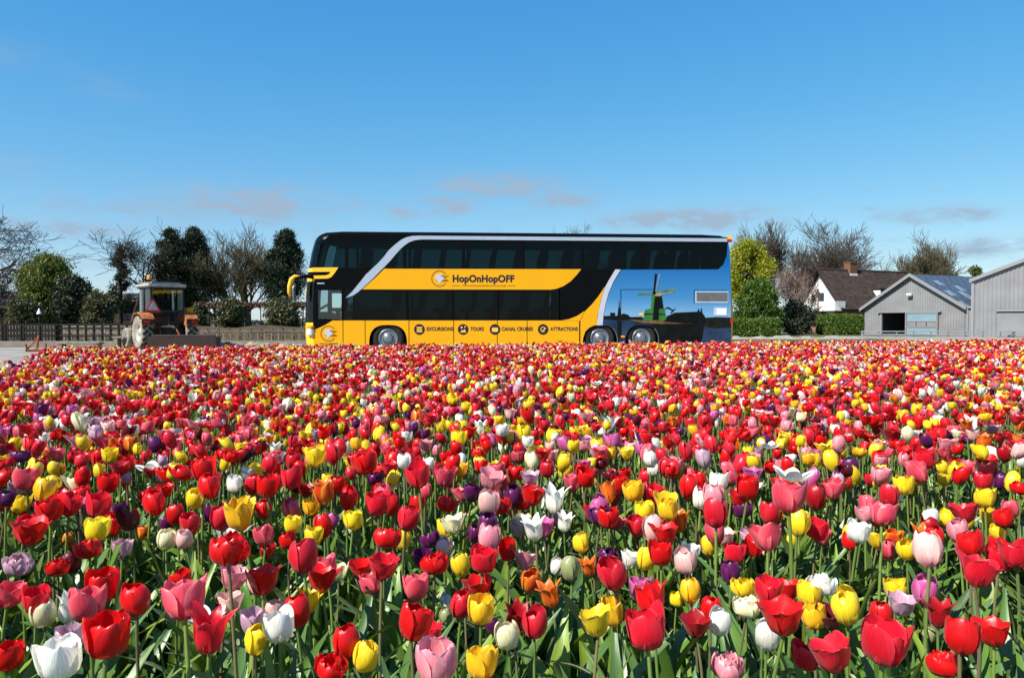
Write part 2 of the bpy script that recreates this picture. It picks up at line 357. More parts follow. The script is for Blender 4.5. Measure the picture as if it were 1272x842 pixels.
bare_tree('bare_tree', 984, 330, 52, 64, 59, 'reddish bare shrub tree beside the green conifer', 'bark_red', None, twig=.011, levels=(7, 6, 5, 5), splay=.5, up=.08, stems=2, trunk_h=.15)

def leafy(name, px, ptop, pbot, width_px, Y, seed, label, leaf, bark='bark_dark', cat='tree', group=None, nclump=60, per=130, size=.11, shape='round', clump=.16, drop=0., aspect=1.0):
    rng = np.random.default_rng(seed); hgt = gz(ptop, Y); z0 = max(.15, gz(pbot, Y)); wd = width_px / F * Y
    t = empty(name, (gx(px, Y), Y, 0), 0, label, cat, group)
    P = []
    for i in range(nclump):
        f = (i + rng.uniform(0, 1)) / nclump; z = z0 + (hgt - z0) * f
        if shape == 'round': rad = math.sqrt(max(.02, 1 - (2 * f - .9) ** 2 / 1.21))
        elif shape == 'pine': rad = (1.05 - f) ** .72 * min(1, .55 + f * 1.8) * rng.uniform(.45, 1.3)
        elif shape == 'dome': rad = math.sqrt(max(.02, 1 - f ** 2.2))
        else: rad = (1 - f) ** .8
        a = rng.uniform(0, 2 * np.pi); rr = wd / 2 * rad * math.sqrt(rng.uniform(.25, 1.0)) * .88
        P.append((rr * math.cos(a), rr * math.sin(a), z))
    P = np.array(P)
    # limbs from the trunk to each clump
    segs = [(Vector((0, 0, 0)), Vector((0, 0, hgt * .5)), .03 * hgt, .02 * hgt, 0), (Vector((0, 0, hgt * .5)), Vector((0, 0, hgt * .9)), .02 * hgt, .006 * hgt, 0)]
    for p in P:
        zb = min(hgt * .85, max(z0 * .8, p[2] - abs(rng.normal(.3, .1)) * hgt * .3)); segs.append((Vector((0, 0, zb)), Vector(p), .008 * hgt, .003 * hgt, 0))
    seg_mesh('trunk', segs, M[bark], t)
    cs = clump * wd * rng.uniform(.6, 1.25, nclump) * ((1.15 - .65 * np.arange(nclump) / nclump) if shape == 'pine' else 1.0)
    Q = (P[:, None, :] + rng.normal(size=(nclump, per, 3)) * cs[:, None, None] * np.array([.62, .62, .5]))
    if drop: Q[:, :, 2] -= rng.uniform(0, 1, (nclump, per)) ** 1.5 * drop
    Q = Q.reshape(-1, 3); Q = Q[Q[:, 2] > .1]
    V, q = quads(rng, Q, size, aspect, up=(0, 0, 1) if drop else None)
    npmesh('crown', V, q, M[leaf], t, smooth=False)
    return t
PG = 'dark pines behind the yard'
leafy('pine_tree', 212, 287, 378, 58, 60, 1, 'tall dark pine behind the tractor cab, left one of the touching pair', 'pine_needles', group=PG, shape='pine', nclump=66, per=600, size=.075, clump=.15)
leafy('pine_tree', 242, 286, 380, 74, 61, 2, 'tall dark pine behind the tractor, wider one of the touching pair', 'pine_needles', group=PG, shape='pine', nclump=74, per=600, size=.075, clump=.14)
leafy('pine_tree', 356, 289, 372, 72, 61, 3, 'single dark pine beside the front of the bus', 'pine_needles', group=PG, shape='pine', nclump=74, per=600, size=.075, clump=.14)
leafy('pine_tree', 150, 308, 384, 36, 61, 4, 'small dark evergreen growing within the bare grey tree', 'pine_needles', group=PG, shape='pine', nclump=26, per=260, size=.075, clump=.15)
leafy('willow_tree', 60, 318, 364, 72, 52, 5, 'green drooping willow tree behind the dark fence', 'willow_leaf', shape='dome', nclump=95, per=300, size=.085, clump=.09, drop=1.9, aspect=1.2)
leafy('evergreen_bush', 92, 346, 402, 46, 50, 6, 'dark rounded evergreen bush beside the willow', 'dark_leaf', cat='bush', shape='round', nclump=60, per=130, size=.11)
SG = 'olive shrubs behind the fence'
for k, (px, pt, wpx, Y, lb) in enumerate([(122, 366, 40, 48, 'olive shrub between the willow and the tractor'), (285, 374, 34, 46, 'olive shrub in front of the thick-stemmed bare tree'),
                                        (352, 374, 46, 46, 'wide olive shrub beneath the single dark pine'), (30, 374, 40, 49, 'olive shrub at the foot of the willow'), (247, 380, 22, 47, 'narrow olive shrub just past the tractor')]):
    leafy('shrub', px, pt, 408, wpx, Y, 20 + k, lb, 'olive_leaf', cat='shrub', group=SG, shape='round', nclump=40, per=120, size=.09, clump=.15)
leafy('maple_tree', 928, 304, 372, 62, 56, 30, 'bright yellow-green leafing maple beside the bus tail', 'lime_leaf', 'bark', shape='round', nclump=80, per=260, size=.085, clump=.12)
leafy('green_conifer', 940, 350, 404, 64, 54, 31, 'fresh green drooping conifer below the yellow-green maple', 'green_leaf', 'bark_dark', shape='dome', nclump=80, per=260, size=.085, clump=.10, drop=.35)
leafy('dark_bush', 990, 378, 416, 44, 57, 32, 'dark bush between the green conifer and the house', 'dark_leaf', cat='bush', shape='round', nclump=45, per=120, size=.1)
leafy('distant_tree', 1211, 332, 396, 26, 95, 33, 'green tree tip showing between the two barn roofs', 'willow_leaf', shape='dome', nclump=40, per=90, size=.16)

# clipped hedges: leafy skin over a solid body
def hedge(name, x0, x1, Y0, Y1, h, leaf, label, seed, dens=420, rnd=.18):
    rng = np.random.default_rng(seed); t = empty(name, ((x0 + x1) / 2, (Y0 + Y1) / 2, 0), 0, label, 'hedge'); lx, ly = (x1 - x0) / 2, (Y1 - Y0) / 2
    bm = bmesh.new(); bx(bm, (0, 0, h / 2 - .05), (2 * lx - .2, 2 * ly - .2, h - .1)); bobj('hedge_core', bm, M[leaf], t, bevel=rnd * .7)
    A = 2 * (2 * lx * h + 2 * ly * h) + 4 * lx * ly; n_ = int(A * dens)
    p = rng.uniform(-1, 1, (n_, 3)); ax = rng.choice(3, n_, p=np.array([ly * h, lx * h, lx * ly / 1.0]) / (ly * h + lx * h + lx * ly)); sg = rng.choice([-1, 1], n_)
    p[np.arange(n_), ax] = sg; nr = np.linalg.norm(np.sign(p) * np.abs(p) ** 6, axis=1); 
    p = p / np.maximum((np.abs(p) ** 8).sum(1, keepdims=True) ** (1 / 8), 1e-6)
    P = np.stack([p[:, 0] * lx, p[:, 1] * ly, (p[:, 2] + 1) * h / 2], 1) + rng.normal(size=(n_, 3)) * .035
    P = P[P[:, 2] > .03]
    V, q = quads(rng, P, .07); npmesh('foliage', V, q, M[leaf], t, smooth=False)
hedge('clipped_hedge', gx(906, 50), gx(944, 50), 50, 51.6, gz(397, 50), 'hedge_leaf', 'low clipped green hedge touching the bus tail', 61)
hedge('clipped_hedge', gx(945.5, 49.6), gx(970, 49.6), 49.6, 51.3, gz(395, 49.6), 'hedge_leaf', 'short clipped green hedge block below the conifer', 62)
hedge('clipped_hedge', gx(1029, 56), gx(1075, 56), 56, 58.5, gz(391, 56), 'hedge_leaf', 'rounded clipped hedge between the house and the small barn', 63, rnd=.5)
# pleached hedge: brown twiggy band on bare stems
t = empty('pleached_hedge', (gx(312, 47), 47, 0), 0, 'brown pleached hedge band on thin stems behind the rail fence', 'hedge')
rng = np.random.default_rng(70); wx = 70 / F * 47
P = np.stack([rng.uniform(-wx, wx, 3000), rng.normal(0, .12, 3000), gz(379, 47) + rng.normal(0, .09, 3000)], 1)
V, q = quads(rng, P, .07, 1.3); npmesh('crown', V, q, M['brown_leaf'], t, smooth=False)
for k in range(11):
    x = -wx + (k + .5) * 2 * wx / 11; seg_mesh('stem', [(Vector((x, 0, 0)), Vector((x + rng.normal(0, .05), 0, gz(380, 47))), .05, .035, 0)], M['bark_dark'], t)
# the far wood on the horizon
rng = np.random.default_rng(71); n_ = 26000; az_ = rng.uniform(-1.0, 1.0, n_); dd = rng.uniform(150, 190, n_)
top = 2.2 + 1.3 * np.sin(az_ * 23) + 1.2 * np.sin(az_ * 61 + 1) + 1.0 * np.sin(az_ * 140)
P = np.stack([np.sin(az_) * dd, np.cos(az_) * dd, rng.uniform(0, 1, n_) ** .8 * np.maximum(1.0, top)], 1)
V, q = quads(rng, P, .55); tag(npmesh('distant_wood', V, q, M['far_leaf'], smooth=False), 'distant grey-green belt of woodland along the horizon', 'wood', kind='stuff')

# ---------------------------------------------------------------- left: bank, edge, fences, cottages
bmx = bmesh.new(); prof = [(33.5, 0), (36, .45), (40, .75), (46, .55), (52, 0)]
vv = [[bmx.verts.new((x, y, z + (.12 * math.sin(x * 1.3) * (z > 0)))) for (y, z) in prof] for x in np.linspace(-60, -7, 40)]
for a, b in zip(vv, vv[1:]):
    for k in range(len(prof) - 1): bmx.faces.new((a[k], b[k], b[k + 1], a[k + 1]))
bobj('grass_bank', bmx, M['bank'], smooth=True)['kind'] = 'structure'
edge = box('concrete_edge', ((-40 - 7) / 2, 30.6, .11), (33, 1.2, .22), M['concrete'], bevel=.02); edge['kind'] = 'structure'
def fence(name, label, x0, x1, Y, zb, zt, npost, rails, m, pr=.05, pickets=0, group=None, pw=.05, z0=.22):
    t = empty(name, (x0, Y, z0), 0, label, 'fence', group); W_ = x1 - x0; first = None
    for k in range(npost):
        x = W_ * k / (npost - 1)
        if first is None: first = box('post', (0, 0, (zt - z0) / 2), (pr * 2, pr * 2, zt - z0), M[m], t)
        else: c = first.copy(); COL.objects.link(c); c.parent = t; c.location = (x, 0, random.Random(k).uniform(-.05, .02))
    for (za, zc) in rails: box('rail', (W_ / 2, -pr - .02, (za + zc) / 2 - z0), (W_ + .1, .035, zc - za), M[m], t)
    first = None
    for k in range(pickets):
        x = W_ * (k + .5) / pickets
        if first is None:
            first = box('picket', (0, 0, 0), (pw, .02, zt - z0 - .1), M[m], t); first.location = (x, -pr - .051, (zt - z0) / 2)
        else: c = first.copy(); COL.objects.link(c); c.parent = t; c.location = (x, -pr - .051, (zt - z0) / 2 + random.Random(k).uniform(-.015, .015))
FY = 31.0
zt = gz(402, FY)
fence('timber_fence', 'black picket fence with solid dark boards behind the rusty frame', gx(-60, FY), gx(72, FY), FY, 0, zt, 7, [(zt - .09, zt), (.62, .70), (.40, .47)], 'dark_wood', .06, 34, pw=.085)
fence('timber_fence', 'black open rail fence behind the low benches', gx(76, FY), gx(168, FY), FY, 0, zt, 10, [(zt - .09, zt), (.72, .80), (.40, .47)], 'dark_wood', .035)
fence('rail_fence', 'weathered grey rail fence standing behind the black fences', gx(-70, 34), gx(172, 34), 34, 0, .84, 30, [(.78, .84), (.5, .57)], 'grey_wood', .03, z0=.1)
fence('rail_fence', 'brown wooden fence of thin stakes between tractor and bus', gx(245, 33), gx(392, 33), 33, 0, gz(407, 33), 12, [(.70, .76), (.36, .42)], 'brown_wood', .035, 22, pw=.045, z0=.0)
fence('rail_fence', 'thin grey stake fence in front of the brown fence', gx(252, 32.4), gx(380, 32.4), 32.4, 0, gz(409, 32.4), 16, [(.62, .65)], 'grey_wood', .018, z0=.0)
# low benches on the concrete edge
def bench(x0, x1, Y, ztop, label, m='grey_wood'):
    t = empty('plank_bench', ((x0 + x1) / 2, Y, .004), 0, label, 'bench', 'low plank benches by the fence'); w_ = x1 - x0
    box('seat', (0, 0, ztop - .06), (w_, .34, .07), M[m], t, bevel=.008)
    for s in (-1, 1): box('leg', (s * (w_ / 2 - .14), 0, (ztop - .1) / 2), (.16, .3, ztop - .1), M['concrete'], t, bevel=.01)
bench(gx(72, 26.8), gx(126, 26.8), 26.8, gz(424, 26.8), 'low plank bench beside the rusty frame')
bench(gx(127, 27.6), gx(172, 27.6), 28.4, gz(417, 28.4), 'taller plank bench against the tractor wheel')
# rusty towed frame
t = empty('rusty_frame', (gx(47, 25.6), 25.6, .004), R(10), 'rusty red three-point steel frame standing on the asphalt', 'frame')
for nm, a, b, r_ in (('base_bar', (-.35, -.1, .05), (.35, -.1, .05), .045), ('base_bar', (-.3, .35, .05), (.3, .35, .05), .04), ('side_bar', (-.33, -.1, .05), (-.28, .35, .05), .035), ('side_bar', (.33, -.1, .05), (.28, .35, .05), .035),
                     ('mast', (0, -.1, .05), (0.02, 0, .55), .04), ('strut', (-.3, -.1, .08), (-.02, 0, .45), .025), ('hook', (.28, -.1, .05), (.30, -.12, .28), .03), ('hook', (-.3, -.1, .05), (-.33, -.14, .26), .03)):
    beam(nm, a, b, r_, M['rust'], t)
# the low cottages half hidden by the shrubs
def cottage(px0, px1, Y, pr, pe, label):
    x0, x1 = gx(px0, Y), gx(px1, Y); t = empty('cottage', ((x0 + x1) / 2, Y + 2, 0), 0, label, 'house', 'low cottages behind the fence'); w_ = x1 - x0; ze, zr = gz(pe, Y), gz(pr, Y)
    box('wall', (0, .6, ze / 2), (w_, 4.6, ze), M['cottage_wall'], t)
    a = w_ / 2 + .3
    rf = pyobj('roof', [(-a, -2.4, ze - .05), (a, -2.4, ze - .05), (a - .8, .6, zr), (-a + .8, .6, zr), (-a, 3.4, ze - .05), (a, 3.4, ze - .05)], [(0, 1, 2, 3), (3, 2, 5, 4), (0, 3, 4), (1, 5, 2)], M['roof_tile'], t)
    ang = math.atan2(zr - ze, 3.0)
    box('skylight_and_glare', (w_ * .08, -1.2, ze + (zr - ze) * .4 + .03), (.8, .75, .05), M['skylight_and_glare'], rf, rx=ang)
    for s in (-.3, .05, .34): box('window', (w_ * s, -1.72, ze * .55), (.9, .06, .8), M['dark_window'], t)
cottage(-60, 33, 56, 366, 382, 'low dark-roofed cottage left of the willow')
cottage(108, 196, 66, 363, 374, 'low brown-roofed cottage with a roof window behind the tractor')
# pale lantern-shaped bird table
t = empty('bird_table', (gx(49, 40), 40, .7), 0, 'small white bird table in front of the willow', 'bird table')
beam('post', (0, 0, 0), (0, 0, gz(390, 40) - .7), .03, M['bark_dark'], t)
bm = bmesh.new(); lathe(bm, [(.13, 0), (.12, .04), (.08, .14), (.04, .22), (.03, .28), (0.001, .3)], 12, Matrix.Translation((0, 0, gz(390, 40) - .7))); bobj('roof', bm, M['white_wood'], t, True)

# ---------------------------------------------------------------- tractor
T = empty('tractor', (gx(205, 27.5), 27.5, .004), R(134), 'orange tractor with white cab roof and warning triangle, parked before the fence', 'tractor')
def wheel(parent, c, r, wd, rim, m_t, m_r, lugs, side):
    wv = empty('wheel', c, 0); wv.parent = parent
    Mx = Matrix.Rotation(R(90), 4, 'X')
    bm = bmesh.new(); pf = [(rim, -wd * .40), (r * .86, -wd * .5), (r * .96, -wd * .44), (r, -wd * .25), (r, wd * .25), (r * .96, wd * .44), (r * .86, wd * .5), (rim, wd * .40)]
    lathe(bm, pf, 30, Mx)
    ty = bobj('tyre', bm, M[m_t], wv, True)
    if lugs:
        for s in (-1, 1):
            bm = bmesh.new()
            for k in range(lugs):
                a = 2 * math.pi * (k + .5 * (s > 0)) / lugs
                mm = Matrix.Rotation(a, 4, 'Y') @ Matrix.Translation((0, s * wd * .27, r + .015)) @ Matrix.Rotation(s * R(35), 4, 'Z') @ Matrix.Diagonal((.07, wd * .52, .07, 1))
                bmesh.ops.create_cube(bm, size=1, matrix=mm)
            bobj('tread_lugs', bm, M['tyre'], wv)
    bm = bmesh.new(); lathe(bm, [(rim * 1.0, wd * .38), (rim * .93, wd * .40), (rim * .85, wd * .18), (rim * .45, wd * .12), (rim * .36, wd * .3), (.001, wd * .32)], 24, Mx if side < 0 else Matrix.Rotation(R(-90), 4, 'X'))
    bobj('rim', bm, M[m_r], wv, True)
    return wv
TX = 0.0
for s in (1, -1):
    wheel(T, (0, s * .78, .64), .62, .40, .34, 'dusty_rubber', 'tractor_white', 18, s)
    wheel(T, (2.05, s * .66, .40), .40, .26, .22, 'dusty_rubber', 'tractor_white', 0, s)
bm = bmesh.new(); bx(bm, (1.0, 0, .62), (2.5, .42, .42)); bx(bm, (0, 0, .64), (.4, 1.2, .28)); bobj('chassis', bm, M['tractor_dark'], T, bevel=.03)
bm = bmesh.new(); tube(bm, (2.05, -.62, .42), (2.05, .62, .42), .07); bobj('front_axle', bm, M['tractor_dark'], T)
box('bonnet', (1.7, 0, 1.12), (1.35, .62, .58), M['tractor_orange'], T, bevel=.07)
box('front_grille', (2.39, 0, 1.08), (.05, .5, .46), M['tractor_dark'], T, bevel=.01)
for s in (1, -1):   # mudguards bent over the rear wheels
    bm = bmesh.new(); pts = [(-.62, .86), (-.60, 1.14), (-.42, 1.30), (-.05, 1.36), (.35, 1.32), (.52, 1.05)]
    ya, yb = s * .56, s * 1.0
    A = [bm.verts.new((x, ya, z)) for x, z in pts]; B = [bm.verts.new((x, yb, z)) for x, z in pts]
    for k in range(len(pts) - 1): bm.faces.new((A[k], A[k + 1], B[k + 1], B[k]))
    bm.faces.new(A)
    mg = bobj('mudguard', bm, M['tractor_orange'], T)
    md = mg.modifiers.new('thick', 'SOLIDIFY'); md.thickness = .03
    box('tail_lamp', (-.645, s * .84, 1.02), (.05, .2, .1), M['red_lens'], T, bevel=.01)
    box('lamp_bracket', (-.625, s * .78, 1.02), (.03, .42, .16), M['tractor_dark'], T)
cab = empty('cab', (0.35, 0, 1.3)); cab.parent = T
bm = bmesh.new(); bx(bm, (0, 0, 1.06), (1.45, 1.36, .12)); bx(bm, (.02, 0, 1.15), (1.2, 1.1, .07)); bobj('cab_roof', bm, M['tractor_white'], cab, bevel=.035)
bm = bmesh.new(); bx(bm, (0, 0, .975), (1.34, 1.28, .05)); bobj('gutter', bm, M['tractor_dark'], cab)
for sx, sy in ((-.62, .58), (-.62, -.58), (.62, .52), (.62, -.52), (0.05, .6), (.05, -.6)):
    bm = bmesh.new(); tube(bm, (sx, sy, -.35), (sx * .97, sy * .97, .96), .04, seg=6); bobj('pillar', bm, M['tractor_dark'], cab)
box('rear_sill', (-.62, 0, .12), (.06, 1.1, .08), M['tractor_dark'], cab); box('cab_floor', (0, 0, -.3), (1.2, 1.0, .08), M['tractor_dark'], cab)
box('window_pane', (-.625, 0, .54), (.012, 1.06, .76), M['cab_glass'], cab); box('window_pane', (.615, 0, .4), (.012, .94, 1.0), M['cab_glass'], cab)
for s in (1, -1): box('window_pane', (0, s * .585, .5), (1.14, .012, .84), M['cab_glass'], cab)
box('driver_seat', (-.2, 0, .05), (.42, .46, .12), M['tractor_dark'], cab, bevel=.03); box('driver_seat', (-.42, 0, .33), (.1, .44, .5), M['tractor_dark'], cab, bevel=.03)
bm = bmesh.new(); lathe(bm, [(.16, 0), (.16, .025), (.13, .025), (.13, 0)], 16, Matrix.Translation((.32, 0, .42)) @ Matrix.Rotation(R(-55), 4, 'Y')); bobj('steering_wheel', bm, M['tractor_dark'], cab, True)
bm = bmesh.new(); tube(bm, (.55, .1, 0), (.33, 0, .42), .025); bobj('steering_column', bm, M['tractor_dark'], cab)
bm = bmesh.new(); tube(bm, (-.6, .62, 1.05), (-.6, .62, 1.25), .02); bobj('beacon_mount', bm, M['tractor_dark'], T).location = (.35, 0, 1.3)
bm = bmesh.new(); lathe(bm, [(.075, 0), (.08, .03), (.075, .12), (.05, .165), (.001, .175)], 14, Matrix.Translation((-.25, .62, 2.55))); bobj('beacon', bm, M['amber_lens'], T, True)
def tri_plate(name, s, x, m, parent):
    h = s * .866
    bm = bmesh.new(); a = [bm.verts.new((x, y, z)) for y, z in ((-s / 2, 0), (s / 2, 0), (s * .06, h), (-s * .06, h))]; b = [bm.verts.new((x - .012, v.co.y, v.co.z)) for v in a]
    bm.faces.new(a); bm.faces.new(b)
    for k in range(4): bm.faces.new((a[k], a[(k + 1) % 4], b[(k + 1) % 4], b[k]))
    return bobj(name, bm, m, parent)
sg = tri_plate('warning_triangle', .56, -.62, M['sign_red'], T); sg.location = (-.02, .62, 1.36)
s2 = tri_plate('reflector', .36, -.634, M['sign_grey'], sg); s2.location = (0, 0, .085)
for s in (1, -1):
    bm = bmesh.new(); tube(bm, (-.15, s * .22, .5), (-.95, s * .38, .42), .035); bobj('lower_link', bm, M['tractor_dark'], T)
    bm = bmesh.new(); tube(bm, (-.1, s * .25, 1.0), (-.6, s * .34, .46), .025); bobj('lift_rod', bm, M['rust'], T)
bm = bmesh.new(); tube(bm, (.75, -.5, 1.3), (.75, -.5, 2.0), .03); bobj('exhaust_pipe', bm, M['tractor_dark'], T)
box('toolbox', (.1, -.9, 1.46), (.3, .24, .2), M['bus_yellow'], T, bevel=.02)
bl = empty('levelling_blade', (gx(226, 26.2), 26.2, .004), R(6), 'dark rusty steel levelling box on the ground behind the tractor', 'implement')
box('blade', (0, 0, .27), (2.3, .1, .46), M['dark_steel'], bl, bevel=.01)
for s in (-1, 1): box('side_plate', (s * 1.15, .25, .25), (.05, .6, .5), M['dark_steel'], bl)
beam('top_beam', (-1.1, .2, .52), (1.1, .2, .52), .05, M['dark_steel'], bl)
beam('drawbar', (-.15, .2, .5), (-.35, .75, .55), .04, M['rust'], bl)

# ---------------------------------------------------------------- right: house
HT = R(25); AP = at(1020, 335, 70)
hz_r = AP.z; RUN = 2.7; ZE = 2.35; HL = 12.4
HS = empty('house', (AP.x, AP.y, 0), HT, 'brown tiled house with white gable, balcony and brick chimney', 'house')
# local: x along the ridge away from the gable, -y towards the camera side
sl_ = math.hypot(RUN, hz_r - ZE); ang = math.atan2(hz_r - ZE, RUN)
for s in (-1, 1):
    # tile courses: each course a tilted strip overlapping the one below
    bm = bmesh.new(); nco = 16
    for k in range(nco):
        f0, f1 = k / nco, (k + 1.12) / nco
        y0 = s * (RUN + .25) * (1 - f0); z0_ = ZE - .22 + (hz_r - ZE + .25) * f0; y1 = s * (RUN + .25) * (1 - min(f1, 1.0)); z1 = ZE - .22 + (hz_r - ZE + .25) * min(f1, 1.0)
        x0 = -.55; x1 = HL
        nn = 42
        for j in range(nn):
            xa = x0 + (x1 - x0) * j / nn; xb = xa + (x1 - x0) / nn * .92; lift = .05
            v = [bm.verts.new(p) for p in ((xa, y0, z0_ + lift), (xb, y0, z0_ + lift - .012), (xb, y1, z1), (xa, y1, z1 + .012), (xa, y0, z0_), (xb, y0, z0_ - .012))]
            bm.faces.new(v[:4]); bm.faces.new((v[4], v[5], v[1], v[0]))
    rf = bobj('roof_tiles', bm, M['roof_tile'], HS); rf['kind'] = 'stuff'
    pyobj('roof_deck', [(-.55, s * (RUN + .25), ZE - .25), (HL, s * (RUN + .25), ZE - .25), (HL, 0, hz_r), (-.55, 0, hz_r), (-.55, s * (RUN + .2), ZE - .37), (HL, s * (RUN + .2), ZE - .37), (HL, 0, hz_r - .14), (-.55, 0, hz_r - .14)],
          [(0, 1, 2, 3), (4, 5, 6, 7), (0, 3, 7, 4), (1, 5, 6, 2), (0, 4, 5, 1)], M['roof_edge'], HS)
    pyobj('barge_board', [(-.60, s * (RUN + .28), ZE - .40), (-.60, 0, hz_r - .12), (-.60, 0, hz_r + .08), (-.60, s * (RUN + .28), ZE - .18), (-.56, s * (RUN + .28), ZE - .40), (-.56, 0, hz_r - .12), (-.56, 0, hz_r + .08), (-.56, s * (RUN + .28), ZE - .18)],
          [(0, 1, 2, 3), (4, 7, 6, 5), (0, 4, 5, 1), (3, 2, 6, 7), (0, 3, 7, 4)], M['roof_edge'], HS)
bm = bmesh.new(); tube(bm, (-.55, 0, hz_r + .05), (HL, 0, hz_r + .05), .1); bobj('ridge', bm, M['roof_tile'], HS)
pyobj('gable_wall', [(0, -RUN, 2.0), (0, RUN, 2.0), (0, 0, hz_r - .25), (.2, -RUN, 2.0), (.2, RUN, 2.0), (.2, 0, hz_r - .25)], [(0, 1, 2), (3, 5, 4), (0, 2, 5, 3), (1, 4, 5, 2)], M['white_wood'], HS)
bm = bmesh.new(); bx(bm, (HL / 2, 0, 1.0), (HL, 2 * RUN - .1, 2.0)); bobj('brick_wall', bm, M['brick'], HS)
def win(c, s, parent=HS, m='dark_window'):
    w_ = box('window', c, s, M[m], parent); e = .06
    for k in (-1, 1):
        box('frame', (c[0] - .02, c[1] + k * (s[1] / 2), c[2]), (.1, e, s[2] + e), M['white_wood'], w_); box('frame', (c[0] - .02, c[1], c[2] + k * s[2] / 2), (.104, s[1] - e, e), M['white_wood'], w_)
    return w_
win((-.03, -.15, 3.3), (.05, .7, .9)); win((-.03, .75, 3.2), (.05, .5, .8)); win((-.03, -.35, 1.0), (.05, 1.0, 1.9), m='clear_glass'); win((-.03, 1.5, 1.2), (.05, .9, 1.2))
dr = box('door', (-.04, -1.3, .98), (.06, .85, 1.9), M['white_wood'], HS); box('door_glass', (-.08, -1.3, 1.2), (.02, .55, 1.1), M['dark_window'], dr)
bal = empty('balcony', (-.7, 0, 2.0)); bal.parent = HS
box('deck', (0, 0, .06), (1.4, 2 * RUN + .3, .12), M['white_wood'], bal)
for k in range(5): box('railing_board', (-.68, 0, .2 + k * .15), (.04, 2 * RUN + .3, .13), M['white_wood'], bal)
for k in range(5):
    for s in (-1, 1): box('railing_board', (0, s * (RUN + .13), .2 + k * .15), (1.3, .04, .13), M['white_wood'], bal)
for y in (-RUN - .05, -.9, .9, RUN + .05): box('post', (-.63, y, -.95), (.09, .09, 2.1), M['roof_edge'], bal)
for y in (-1.0, 1.7): box('post', (-.74, y, .9), (.07, .08, 2.2), M['roof_edge'], bal)
ch = box('chimney', (3.9, 0, hz_r + .12), (.95, .75, 1.25), M['brick_chimney'], HS, bevel=.01)
box('chimney_cap', (3.9, 0, hz_r + .77), (1.05, .85, .09), M['brick_chimney'], ch); box('flashing', (3.9, -.39, hz_r - .45), (1.0, .06, .3), M['white_wood'], ch)
dm = empty('dormer', (5.9, -1.75, 3.05)); dm.parent = HS
pyobj('cheek', [(-.8, -.55, 0), (-.8, -.55, 1.0), (-.8, .55, 1.0), (-.8, .1, 0), (-.74, -.55, 0), (-.74, -.55, 1.0), (-.74, .55, 1.0), (-.74, .1, 0)], [(0, 1, 2, 3), (4, 7, 6, 5), (0, 4, 5, 1), (1, 5, 6, 2)], M['white_wood'], dm)
box('window', (0, -.53, .5), (1.45, .05, .82), M['dark_window'], dm); box('dormer_roof', (0, 0, 1.06), (1.8, 1.3, .1), M['roof_edge'], dm)
for x in (-.74, 0, .74): box('frame', (x, -.57, .5), (.07, .05, .95), M['white_wood'], dm)

# ---------------------------------------------------------------- right: two corrugated barns
def corrugated(name, m, parent, x0, x1, lo, hi, pitch=.2, amp=.022, y=0.):
    n_ = int((x1 - x0) / pitch * 4); bm = bmesh.new(); pv = None
    for k in range(n_ + 1):
        x = x0 + (x1 - x0) * k / n_; o = (0, 1, 1, 0)[k % 4] * amp
        c = (bm.verts.new((x, y - o, lo(x))), bm.verts.new((x, y - o, hi(x))))
        if pv: bm.faces.new((pv[0], c[0], c[1], pv[1]))
        pv = c
    return bobj(name, bm, m, parent)
GL, GR = at(1074, 383, 60), at(1199, 381, 52.5)
gd = Vector((GR.x - GL.x, GR.y - GL.y, 0)); GW = gd.length; ga = math.atan2(gd.y, gd.x)
BN = empty('barn', (GL.x, GL.y, 0), ga, 'small grey corrugated barn with open sliding door and dark roof', 'barn')
EZ = (GL.z + GR.z) / 2; AZ = gz(342, 56); LEN = 8.0
hi = lambda x: EZ + (AZ - EZ) * (1 - abs(x - GW / 2) / (GW / 2))
def lx(px):   # place along the gable wall where the photo shows px
    k = (px - CX) / F; dx, dy = math.cos(ga), math.sin(ga)
    return (k * GL.y - GL.x) / (dx - k * dy)
d0, d1, d2 = lx(1095), lx(1127), lx(1166); DZ = gz(388.5, 56)
corrugated('wall', M['sheet'], BN, 0, d0, lambda x: 0, hi); corrugated('wall', M['sheet'], BN, d0, d1, lambda x: DZ, hi); corrugated('wall', M['sheet'], BN, d1, GW, lambda x: 0, hi)
corrugated('wall', M['sheet'], BN, GW, GW + 1.2, lambda x: 0, lambda x: EZ - .02)
for s, xa in ((0, 0.02), (1, GW - .02)):
    pyobj('wall', [(xa, .03, 0), (xa, LEN, 0), (xa, LEN, EZ), (xa, .03, EZ)], [(0, 1, 2, 3)], M['sheet'], BN)
pyobj('wall', [(0, LEN, 0), (GW, LEN, 0), (GW, LEN, EZ), (GW / 2, LEN, AZ), (0, LEN, EZ)], [(0, 1, 2, 3, 4)], M['sheet'], BN)
box('floor_slab', (GW / 2, LEN / 2, .03), (GW - .1, LEN - .1, .05), M['concrete'], BN)
for k in range(5): box('rack', (d0 + .3 + k * .5, 3.0 + k * .8, .8), (.35, .9, 1.6), M['barn_inside'], BN)
